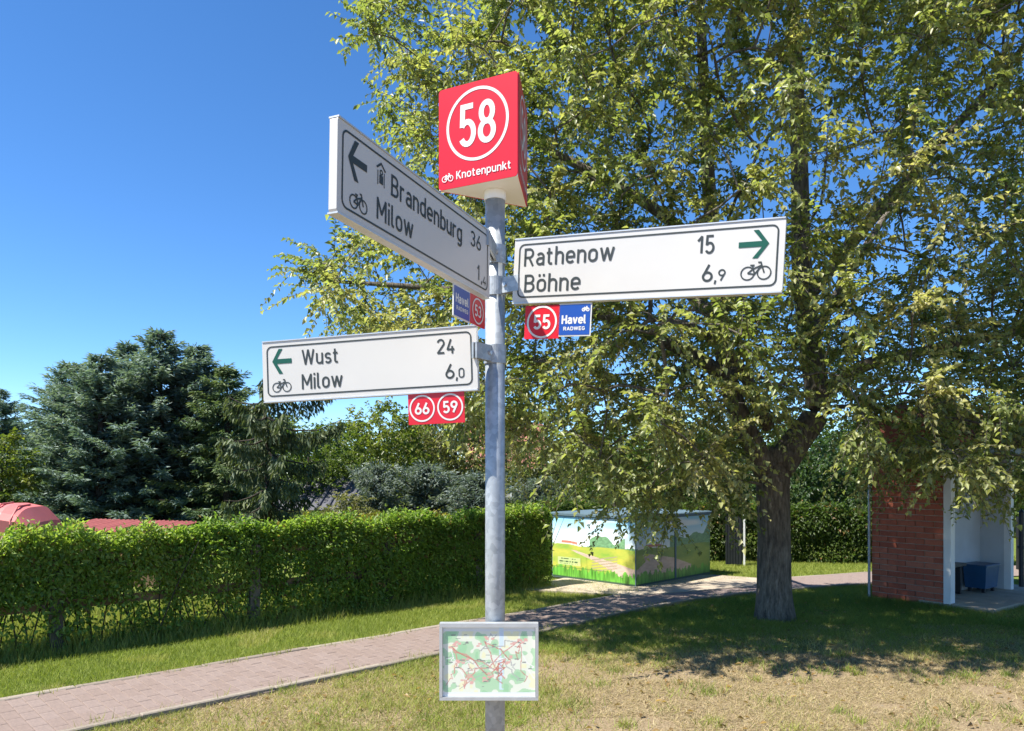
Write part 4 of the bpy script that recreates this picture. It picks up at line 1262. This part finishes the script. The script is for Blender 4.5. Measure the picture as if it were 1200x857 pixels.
def mural(nx, nz, which):
    g = np.random.default_rng(3 + which)
    u, v = np.meshgrid(np.linspace(0, 1, nx), np.linspace(0, 1, nz))
    c = np.empty(u.shape + (3,))
    sky0, sky1 = np.array((.30, .62, .82)), np.array((.82, .90, .90))
    t = np.clip((v - .55) / .4, 0, 1)[..., None]
    c[:] = sky1 * (1 - t) + sky0 * t
    cl = vnoise(u * 4, v * 9, 8 + which); kc = (np.clip((cl - .5) / .3, 0, 1) * (v > .6))[..., None]; c = c * (1 - kc) + np.array((.84, .88, .88)) * kc
    hz = .53 + .03 * vnoise(u * 5, u * 0, 2)
    tree = hz + (.16 if which == 0 else .34) * vnoise(u * 9, u * 0, 12 + which) * (vnoise(u * 3.1, u * 0, 15) > (.45 if which == 0 else .25)) + .02 * vnoise(u * 40, u * 0, 4)
    m = v < tree; c[m] = np.array((.16, .32, .16)) * (.7 + .6 * vnoise(u * 60, v * 60, 5))[m][:, None]
    c[(v < hz + .035) & (v > hz - .01) & (u < .38) & (u > .02)] = (.80, .78, .70)
    c[(v < hz + .05) & (v > hz + .01) & (u < .32) & (u > .12)] = (.55, .2, .14)
    m = v < hz - .01
    md = vnoise(u * 6, v * 14, 6)
    md = np.clip(md + .35 * (vnoise(u * 40, v * 60, 16) - .5), 0, 1)
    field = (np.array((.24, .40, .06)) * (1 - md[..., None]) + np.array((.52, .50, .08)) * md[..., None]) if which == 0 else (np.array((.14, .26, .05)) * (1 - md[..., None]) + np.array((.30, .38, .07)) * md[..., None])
    c[m] = field[m]
    # the painted path winding towards the viewer
    if which == 0:
        cx = np.interp(v, [.0, .18, .30, .42, .47], [1.1, .95, .70, .36, .24]); hw = np.interp(v, [.0, .2, .47], [.30, .2, .02])
    else:
        cx = np.interp(v, [.0, .2, .35, .47], [.2, .35, .3, .1]); hw = np.interp(v, [0, .2, .47], [.6, .38, .03])
    m = (np.abs(u - cx) < hw) & (v < .46) & (v > .10); c[m] = (np.array((.56, .42, .34)) * (.85 + .3 * vnoise(u * 30, v * 50, 9)[..., None]))[m]
    if which == 0:
        for k_ in range(5):                                # fence rails beside the path
            yy = .40 - .045 * k_; m = (np.abs(v - (yy + (u - .75) * .28)) < .008) & (u > .5) & (u < .8); c[m] = (.35, .3, .2)
    bl = .09 + .11 * vnoise(u * 70, u * 0, 21) + .03 * vnoise(u * 17, u * 0, 22)
    m = v < bl; c[m] = (np.array((.10, .30, .035)) * (.6 + 1.1 * vnoise(u * 80, v * 8, 23)[..., None]))[m]
    c[v < .025] = (.05, .10, .05)
    if which == 0:
        m = (u > .07) & (u < .36) & (v > .205) & (v < .33); c[m] = c[m] * .4 + np.array((.60, .68, .36)) * .6
        for vv_, u1_, hgt in ((.305, .30, .009), (.262, .34, .014), (.226, .33, .006)):
            m = (np.abs(v - vv_) < hgt) & (u > .085) & (u < u1_) & (vnoise(u * 130, v * 0 + vv_ * 90, 31) > .36); c[m] = (.07, .12, .05)
        m = (np.abs(v - .172) < .004) & (u < .68); c[m] = (.12, .18, .05)
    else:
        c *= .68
    return u, v, c
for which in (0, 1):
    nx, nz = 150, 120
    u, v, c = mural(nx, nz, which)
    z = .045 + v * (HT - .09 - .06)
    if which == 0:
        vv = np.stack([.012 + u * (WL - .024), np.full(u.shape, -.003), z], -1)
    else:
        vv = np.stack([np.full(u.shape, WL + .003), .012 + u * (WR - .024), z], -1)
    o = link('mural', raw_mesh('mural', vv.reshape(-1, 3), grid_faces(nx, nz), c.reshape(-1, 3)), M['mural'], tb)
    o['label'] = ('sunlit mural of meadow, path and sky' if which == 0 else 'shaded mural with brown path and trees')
mb = MB(); mb.box(WL + .004, WL + .012, WR * .49, WR * .51, .06, HT - .12); mb.build('door_seam', M['box_cap'], tb)

# dark gate in the far hedge
gt = G(858, 661)
gate = empty('garden_gate', (gt.x, gt.y - .02, 0), R(-8))
tag(gate, 'dark metal garden gate with pale post in the far hedge', 'gate')
mb = MB(); mb.box(-.17, .13, -.32, -.30, .03, .92); mb.build('panel', M['dark_metal'], gate)
for k_ in range(6):
    mb = MB(); mb.box(-.16 + k_ * .05, -.148 + k_ * .05, -.33, -.3205, .03, .92); mb.build('bar', M['dark_metal'], gate)
mb = MB(); mb.box(.15, .18, -.33, -.29, 0, .95); mb.build('post', M['white_paint'], gate)

# ------------------------------------------------------------------ brick shelter on the right
S0 = Vector((5.62, 9.75, 0)); AZ = R(37)
sh = empty('brick_shelter', S0, AZ)     # local +X along the open front (to the right), +Y into the shelter
tag(sh, 'small red brick shelter with white posts and an open plastered bay', 'shelter')
DEP, WID, HB_ = 1.02, 1.95, 1.98
# side wall (local x = 0 plane, from y = 0 to DEP): mortar core, bricks proud of it
mb = MB(); mb.box(.012, .23, .05, DEP - .02, 0, HB_); mb.build('mortar_wall', M['mortar'], sh)
bm_ = MB(); bm_.box(-.115, .115, -.034, .034, 0, .02, bev=.004); bm_ = bm_.mesh('brick'); bm_.materials.append(M['brick'])
hm_ = MB(); hm_.box(-.054, .054, -.034, .034, 0, .02, bev=.004); hm_ = hm_.mesh('half_brick'); hm_.materials.append(M['brick'])
rows = int(HB_ / .078)
for r_ in range(rows):
    z = .045 + r_ * .078
    y = .05
    first = True
    while y < DEP - .03:
        L = .115 if (r_ % 2 and first) else .24
        first = False
        e = min(y + L, DEP - .02)
        w = e - y - .01
        if w > .03:
            full = w > .18
            o = link('brick', bm_ if full else hm_, None, sh, (.012 + random.uniform(-.001, .002), (y + e) / 2, z), None)
            o.rotation_euler = Matrix(((0, 0, -1), (-1, 0, 0), (0, 1, 0))).to_euler()
            o.scale = (w / (.23 if full else .108), 1, 1)
        y = e
mb = MB(); mb.box(-.02, .10, -.045, .045, -.02, HB_); mb.build('corner_post', M['white_paint'], sh)
mb = MB(); mb.box(WID - .05, WID + .05, -.045, .045, -.02, HB_); mb.build('corner_post', M['white_paint'], sh)
mb = MB(); mb.tube([(-.03, DEP, 0), (-.03, DEP, HB_)], .017, 10); mb.build('downpipe', M['galv'], sh)
NI = .36
mb = MB(); mb.box(.2305, WID + .045, NI, NI + .1, 0, HB_); mb.build('back_wall', M['plaster'], sh)
mb = MB(); mb.box(WID - .045, WID + .045, .0455, NI - .0005, 0, HB_); mb.build('side_wall', M['plaster'], sh)
mb = MB(); mb.box(.2305, WID + .045, NI + .1005, DEP - .02, 0, HB_); mb.build('store_room', M['plaster'], sh)
mb = MB(); mb.box(-.02, WID + .6, -.55, NI - .001, -.05, .055, bev=.01); mb.build('floor_slab', M['slab'], sh)
mb = MB(); mb.box(.235, 1.05, NI - .16, NI - .002, .44, .48); mb.box(.30, .34, NI - .14, NI - .02, .056, .4395); mb.box(.9, .94, NI - .14, NI - .02, .056, .4395); mb.build('bench', M['dark_metal'], sh)
# roof: shallow hip with tile courses, dark fascia
mb = MB(); mb.box(-.22, WID + .22, -.22, DEP + .2, HB_ + .001, HB_ + .10); mb.build('fascia', M['dark_metal'], sh)
roof = empty('roof_tmp'); bpy.data.objects.remove(roof)
tile = MB()
for i in range(5):
    a = [(0, 0), (.03, .02), (.07, .03), (.11, .02), (.14, 0)]
tile.add([(x, y, zz + (.0 if y else .012)) for y in (0, .22) for x, zz in a], [(i, i + 1, 6 + i, 5 + i) for i in range(4)] + [(5 + i, 6 + i, 1 + i, i) for i in range(0)])
tile = tile.mesh('roof_tile', True); tile.materials.append(M['roof_red'])
rx0, rx1, ry0, rym = -.26, WID + .26, -.26, DEP / 2
mb = MB()
zr0, zr1 = HB_ + .102, HB_ + .62
mb.add([(rx0, ry0, zr0), (rx1, ry0, zr0), (rx1, DEP + .24, zr0), (rx0, DEP + .24, zr0), (rx0, rym, zr1), (rx1, rym, zr1)], [(0, 1, 5, 4), (2, 3, 4, 5), (0, 4, 3), (1, 2, 5), (3, 2, 1, 0)])
rf = mb.build('roof', M['roof_red'], sh)
slope = math.atan2(zr1 - zr0, rym - ry0); SL = math.hypot(zr1 - zr0, rym - ry0)
for j in range(5):
    for i in range(int((rx1 - rx0) / .14)):
        o = link('roof_tile', tile, None, rf, (rx0 + i * .14, ry0 + math.cos(slope) * j * .185 - .02, zr0 + math.sin(slope) * j * .185 + .012), (slope, 0, 0))

# blue box standing on the slab in the bay
def in_sh(x, y, z): return Matrix.Translation(S0) @ Matrix.Rotation(AZ, 4, 'Z') @ Vector((x, y, z))
bx = empty('storage_bin', in_sh(1.45, .17, .055), AZ)
tag(bx, 'blue plastic storage bin standing in the shelter bay', 'bin')
mb = MB(); mb.add([(-.2, -.13, .06), (.2, -.13, .06), (.2, .13, .06), (-.2, .13, .06), (-.225, -.15, .36), (.225, -.15, .36), (.225, .15, .36), (-.225, .15, .36)], [(3, 2, 1, 0), (4, 5, 6, 7)] + [(i, (i + 1) % 4, 4 + (i + 1) % 4, 4 + i) for i in range(4)])
mb.build('tub', M['blue_plastic'], bx)
mb = MB(); mb.box(-.235, .235, -.16, .16, .3605, .39, bev=.01); mb.build('lid', M['blue_plastic'], bx)
for sx in (-.15, .15):
    for sy in (-.09, .09):
        mb = MB(); mb.box(sx - .02, sx + .02, sy - .02, sy + .02, 0, .0595); mb.build('foot', M['dark_metal'], bx)

# lattice fence and dark post at the right edge
fp = G(1197, 692)
dp = empty('dark_post', fp); tag(dp, 'thin dark metal post at the right edge beside the shelter', 'post')
mb = MB(); mb.tube([(0, 0, -.05), (0, 0, 1.15)], .035, 10); mb.build('shaft', M['dark_metal'], dp)
mb = MB(); mb.tube([(0, 0, .62), (0, 0, .66)], .055, 10); mb.build('collar', M['dark_metal'], dp)
mb = MB(); mb.tube([(0, 0, 1.15), (0, 0, 1.2)], [.045, .01], 10); mb.build('cap', M['dark_metal'], dp)
lf = empty('lattice_fence', (9.0, 13.4, 0), R(5)); tag(lf, 'dark lattice fence panel beyond the right edge of the shelter', 'fence')
for k_ in range(2):
    mb = MB(); mb.box(-.04 + k_ * 1.5, .04 + k_ * 1.5, -.04, .04, -.05, .95); mb.build('post', M['dark_metal'], lf)
for k_ in range(2):
    mb = MB(); mb.box(.045, 1.455, -.015, .015, .5 + k_ * .4, .54 + k_ * .4); mb.build('rail', M['dark_metal'], lf)
for k_ in range(14):
    mb = MB()
    x = .06 + k_ * .1
    mb.box(x, x + .012, -.0145, -.004, .5405, .8995, Matrix.Translation((0, 0, 0)))
    mb.build('bar', M['dark_metal'], lf)

# ------------------------------------------------------------------ things behind the near hedge
# red tarpaulin trailer
tD = 10.6
tr = empty('covered_trailer', (gx_at(0, tD), tD, 0), R(12))
tag(tr, 'trailer under a ribbed domed red tarpaulin at the left edge behind hedge', 'trailer')
ztop = h_at(590, tD); 
prof = [(-1.6, .62), (-1.55, ztop - .12), (-1.2, ztop - .02), (0.25, ztop), (.46, ztop - .05), (.62, ztop - .25), (.72, .62)]
mb = MB()
nr_ = 15
vv, ffs = [], []
for j in range(nr_):
    y = -.65 + 1.3 * j / (nr_ - 1)
    e = 1 - abs(j / (nr_ - 1) * 2 - 1) ** 4
    rib = .012 * math.sin(j * math.pi)
    for (x, z) in prof:
        vv.append((x * (.94 + .06 * e), y, .62 + (z - .62) * (.72 + .28 * e)))
for j in range(nr_ - 1):
    for i in range(len(prof) - 1):
        ffs.append((j * 7 + i, j * 7 + i + 1, (j + 1) * 7 + i + 1, (j + 1) * 7 + i))
ffs.append(tuple(range(7))[::-1]); ffs.append(tuple((nr_ - 1) * 7 + i for i in range(7)))
mb.add(vv, ffs)
tp = mb.build('tarpaulin', M['tarp'], tr, smooth=False)
for k_ in range(9):
    x = -1.3 + k_ * .21
    zt = np.interp(x, [p[0] for p in prof], [p[1] for p in prof])
    mb = MB(); mb.tube([(x, -.655, .66), (x, -.64, .62 + (zt - .62) * .72 + .012), (x, -.40, zt + .004), (x, 0, zt + .012)], .012, 6); mb.build('rib', M['tarp'], tp, smooth=True)
mb = MB(); mb.box(-1.5, .65, -.6, .6, .40, .615); mb.build('body', M['alu'], tr)
for sy in (-.68, .68):
    mb = MB(); mb.tube([(-.4, sy - .06, .27), (-.4, sy + .06, .27)], .27, 20); w_ = mb.build('wheel', M['rubber'], tr)
    mb = MB(); mb.tube([(-.4, sy - .065, .27), (-.4, sy + .065, .27)], .15, 16); mb.build('rim', M['alu'], w_)
mb = MB(); mb.box(.66, 1.5, -.03, .03, .42, .47); mb.build('drawbar', M['galv'], tr)

# low shed with red corrugated roof
sD = 11.4
x0, x1 = gx_at(52, sD), gx_at(186, sD)
shd = empty('low_shed', ((x0 + x1) / 2, sD, 0), 0)
tag(shd, 'low garden shed with red corrugated roof just above the left hedge', 'shed')
hw = (x1 - x0) / 2
mb = MB(); mb.box(-hw + .08, hw - .08, .08, 1.3, 0, .80); mb.build('wall', M['rail'], shd)
for k_ in range(3):
    n = 46
    a0 = -hw + k_ * hw * 2 / 3; a1 = -hw + (k_ + 1) * hw * 2 / 3 + .03
    xs_ = np.linspace(a0, a1, n); 
    def zz(x): return .023 * np.cos(x * 2 * math.pi / .076) * .55 - .03 * (x + hw) + .004 * k_
    vv = [(x, 0, .87 + zz(x)) for x in xs_] + [(x, 1.4, .95 + zz(x)) for x in xs_]
    mb = MB(); mb.add(vv, [(i, i + 1, n + i + 1, n + i) for i in range(n - 1)])
    mb.build('roof_sheet', M['red_sheet'], shd)

# houses far behind
def house(name, label, px0, px1, eave_y, ridge_y, D, wall, roof_m, depth=6.0, rz=0.0):
    a, b = gx_at(px0, D), gx_at(px1, D); w = (b - a) / 2
    he, hr = h_at(eave_y, D), h_at(ridge_y, D)
    r_ = empty(name, ((a + b) / 2, D, 0), rz); tag(r_, label, 'house')
    mb = MB(); mb.box(-w + .3, w - .3, .3, depth - .3, -.05, he); mb.build('wall', wall, r_)
    mb = MB()
    mb.add([(-w, 0, he - .05), (w, 0, he - .05), (w - .0, depth / 2, hr), (-w + .0, depth / 2, hr), (w, depth, he - .05), (-w, depth, he - .05)],
           [(0, 1, 2, 3), (3, 2, 4, 5), (0, 3, 5), (1, 4, 2)])
    rf_ = mb.build('roof', roof_m, r_)
    n = max(6, int(2 * w / .3)); sl_ = math.atan2(hr - he + .05, depth / 2)
    for i in range(n):
        x = -w + (i + .5) * 2 * w / n
        mb = MB(); mb.tube([(x, 0, he - .03), (x, depth / 2, hr + .03)], .06, 6); mb.build('tile_row', roof_m, rf_)
    for i in (-.5, .35):
        mb = MB(); mb.box(w * i - .45, w * i + .45, .27, .2995, max(.3, he - 1.5), he - .35); wi = mb.build('window', M['white_paint'], r_)
        mb = MB(); mb.box(w * i - .38, w * i + .38, .255, .2695, max(.37, he - 1.43), he - .42); mb.build('pane', M['glass'], wi)
    return r_
house('house', 'cream house with low dark tiled roof behind the drooping spruce', 292, 412, 596, 562, 23, M['cream'], M['roof_dark'], 5)
house('house', 'house with reddish brown tiled roof glimpsed beside the pole', 545, 640, 548, 492, 36, M['house_wall'], M['roof_brown'], 7)

# ------------------------------------------------------------------ grass
def blades(name, label, pts, hgt, cols, seed, wid=.005, lean=.5):
    g = np.random.default_rng(seed); n = len(pts)
    a = g.uniform(0, 2 * np.pi, n); ax = np.stack([np.cos(a), np.sin(a), 0 * a], 1)
    ln = np.stack([g.normal(0, lean, n), g.normal(0, lean, n), np.ones(n)], 1) * hgt[:, None]
    w = wid * g.uniform(.7, 1.4, n)[:, None]
    v = np.stack([pts - ax * w / 2, pts + ax * w / 2, pts + ln], 1).reshape(-1, 3)
    f = np.arange(n * 3).reshape(-1, 3)
    o = link(name, raw_mesh(name, v, f, np.repeat(cols, 3, 0)), M['grass'])
    tag(o, label, 'grass', kind='stuff')
    return o
near_pl = np.array(NEAR); far_pl = np.array(FAR)
def y_on(pl, x): return np.interp(x, pl[:, 0], pl[:, 1])
def in_frame(p):
    px = 600 + p[:, 0] / p[:, 1] * F; py = HOR + EYE / p[:, 1] * F
    return (px > -60) & (px < 1260) & (py < 885)
g = np.random.default_rng(77)
def scatter(n, x0, x1, y0, y1):
    p = np.stack([g.uniform(x0, x1, n), g.uniform(y0, y1, n), np.zeros(n)], 1)
    return p[in_frame(p)]
GC = np.array([(.14, .19, .035), (.22, .27, .052), (.31, .325, .08), (.38, .33, .15), (.44, .37, .22)])
def tint(k, n):
    k = np.clip(k, 0, .999) * (len(GC) - 1); i0 = k.astype(int); f_ = (k - i0)[:, None]
    return (GC[i0] * (1 - f_) + GC[np.minimum(i0 + 1, len(GC) - 1)] * f_) * g.uniform(.75, 1.25, (n, 1))
# verge between path and hedge
p = scatter(330000, -6, 1.6, 4.5, 12.2)
hedge_y = HA[1] + (p[:, 0] - HA[0]) * hd[1] / hd[0]
m = (p[:, 1] > y_on(far_pl, p[:, 0]) + .06) & (p[:, 1] < hedge_y + .1)
p = p[m]; n = len(p)
k = .20 + .35 * vnoise(p[:, 0] * 1.1, p[:, 1] * 1.1, 1) ** 2 + .18 * g.uniform(-1, 1, n) + .25 * (vnoise(p[:, 0] * 3, p[:, 1] * 3, 2) > .72)
blades('verge_grass', 'bright green mown grass verge between path and left hedge', p, g.uniform(.025, .06, n), tint(k, n), 1)
# lawn this side of the path
p = scatter(700000, -4, 8.5, 4.9, 12.0)
m = p[:, 1] < y_on(near_pl, p[:, 0]) - .04
p = p[m]
dry = np.clip((8.3 - p[:, 1]) / 1.8, 0, 1) * (.75 + .3 * np.clip((p[:, 0] - .2) / 1., 0, 1)) + 1.0 * (vnoise(p[:, 0] * 1.0, p[:, 1] * 1.3, 5) - .5) - .25 * np.clip((.8 - p[:, 0]) / 1.2, 0, 1)
dens = np.clip(1.0 - dry * .95, .10, 1) * np.where(vnoise(p[:, 0] * 2.4, p[:, 1] * 2.8, 6) > .38, 1, .45)
m = g.uniform(0, 1, len(p)) < dens
p, dry = p[m], dry[m]; n = len(p)
k = .22 + .68 * dry + .22 * g.uniform(-1, 1, n) + .15 * (vnoise(p[:, 0] * 3, p[:, 1] * 3, 8) - .5)
blades('lawn_grass', 'patchy half dry lawn grass around the large tree', p, g.uniform(.02, .06, n) * (1.15 - .4 * np.clip(dry, 0, 1)), tint(k, n), 2, lean=.7)
# lawn beyond the path on the right
p = scatter(120000, 1.2, 11, 10.5, 15.5)
m = p[:, 1] > y_on(far_pl, p[:, 0]) + .12
p = p[m]; n = len(p)
blades('far_lawn_grass', 'bright green lawn in front of the far hedge', p, g.uniform(.03, .06, n), tint(.15 + .2 * g.uniform(0, 1, n) + .15 * vnoise(p[:, 0], p[:, 1], 3), n), 3, wid=.008)
# rough tall grass at the hedge foot and behind it
n = 60000
s_ = g.uniform(0, HL, n); w_ = g.uniform(-1.6, .42, n)
q = HA0 + hd * s_[:, None] + np.array([hd[1], -hd[0]]) * w_[:, None]
p = np.c_[q, np.zeros(n)]
blades('rough_grass', 'tall rough grass growing under and behind the left hedge', p, g.uniform(.06, .26, n) * np.where(w_ > .28, .5, 1), tint(.25 + .35 * g.uniform(0, 1, n), n), 4, wid=.008, lean=.3)
# tufts along the path edge
tp_ = []
for pl, sd in ((resample(NEAR, .1), -.0), (resample(FAR, .1), .0)):
    for q in pl:
        if g.uniform() < .45 and 4 < q[1] < 11: tp_.append(np.c_[q + g.normal(0, .05, (14, 2)), np.full(14, .01)])
p = np.concatenate(tp_); n = len(p)
blades('edge_tufts', 'sparse grass tufts sprouting along the path kerbs', p, g.uniform(.04, .11, n), tint(.3 + .4 * g.uniform(0, 1, n), n), 5, wid=.006, lean=.35)
# matted straw on the worn ground
p = scatter(260000, -4, 6.5, 4.9, 8.6)
m = (p[:, 1] < y_on(near_pl, p[:, 0]) - .06) & (vnoise(p[:, 0] * 2.1, p[:, 1] * 2.3, 15) > .33)
p = p[m]; n = len(p); p[:, 2] = .004
blades('straw', 'matted dry straw lying on the worn foreground lawn', p, g.uniform(.008, .02, n), np.array([.42, .34, .21]) * g.uniform(.5, 1.35, (n, 1)), 8, wid=.005, lean=2.4)
# denser tufts of green in the worn lawn
tp_, kk = [], []
for _ in range(260):
    x, y = g.uniform(-3.2, 6.5), g.uniform(5.0, 8.8)
    if y > np.interp(x, near_pl[:, 0], near_pl[:, 1]) - .15: continue
    m_ = int(g.uniform(25, 80)); tp_.append(np.c_[np.array([x, y]) + g.normal(0, g.uniform(.03, .11), (m_, 2)), np.zeros(m_)]); kk.append(np.full(m_, g.uniform(.0, .5)))
p = np.concatenate(tp_); n = len(p); kk = np.concatenate(kk)
blades('grass_tufts', 'scattered denser green tufts in the worn lawn', p, g.uniform(.03, .085, n), tint(kk + .12 * g.uniform(-1, 1, n), n), 6, wid=.006, lean=.6)
# fallen leaves
n = 900
p = np.stack([g.uniform(-2.5, 6.5, n), g.uniform(5, 10, n), g.uniform(.012, .03, n)], 1)
p = p[p[:, 1] < y_on(near_pl, p[:, 0]) - .1]; n = len(p)
ax = g.normal(0, 1, (n, 3)); ax[:, 2] *= .15; nm = g.normal(0, .3, (n, 3)); nm[:, 2] += 1
o = link('fallen_leaves', leaf_mesh('fallen_leaves', p, ax, nm, g.uniform(.03, .07, n), g.uniform(.02, .035, n), np.array([.30, .20, .09]) * g.uniform(.5, 1.3, (n, 1))), M['leaf'])
tag(o, 'dry brown fallen leaves strewn on the lawn under the tree', 'leaves', kind='stuff')
# stones
mb = MB()
for _ in range(500):
    x, y = g.uniform(-3, 5), g.uniform(5, 9)
    if y > np.interp(x, near_pl[:, 0], near_pl[:, 1]) - .1: continue
    r_ = g.uniform(.006, .018); a = g.uniform(0, 3)
    mb.add([(x + r_ * math.cos(a + k_ * 1.57) * g.uniform(.7, 1.2), y + r_ * math.sin(a + k_ * 1.57), .002) for k_ in range(4)] + [(x, y, r_ * .7)], [(0, 1, 4), (1, 2, 4), (2, 3, 4), (3, 0, 4)])
tag(mb.build('gravel', M['kerb']), 'scattered small stones and crumbs on the dry lawn', 'gravel', kind='stuff')
tot = sum(len(o.data.loops) // 3 for o in bpy.data.objects if o.type == 'MESH')
print('approx triangles', tot, 'objects', len(bpy.data.objects))
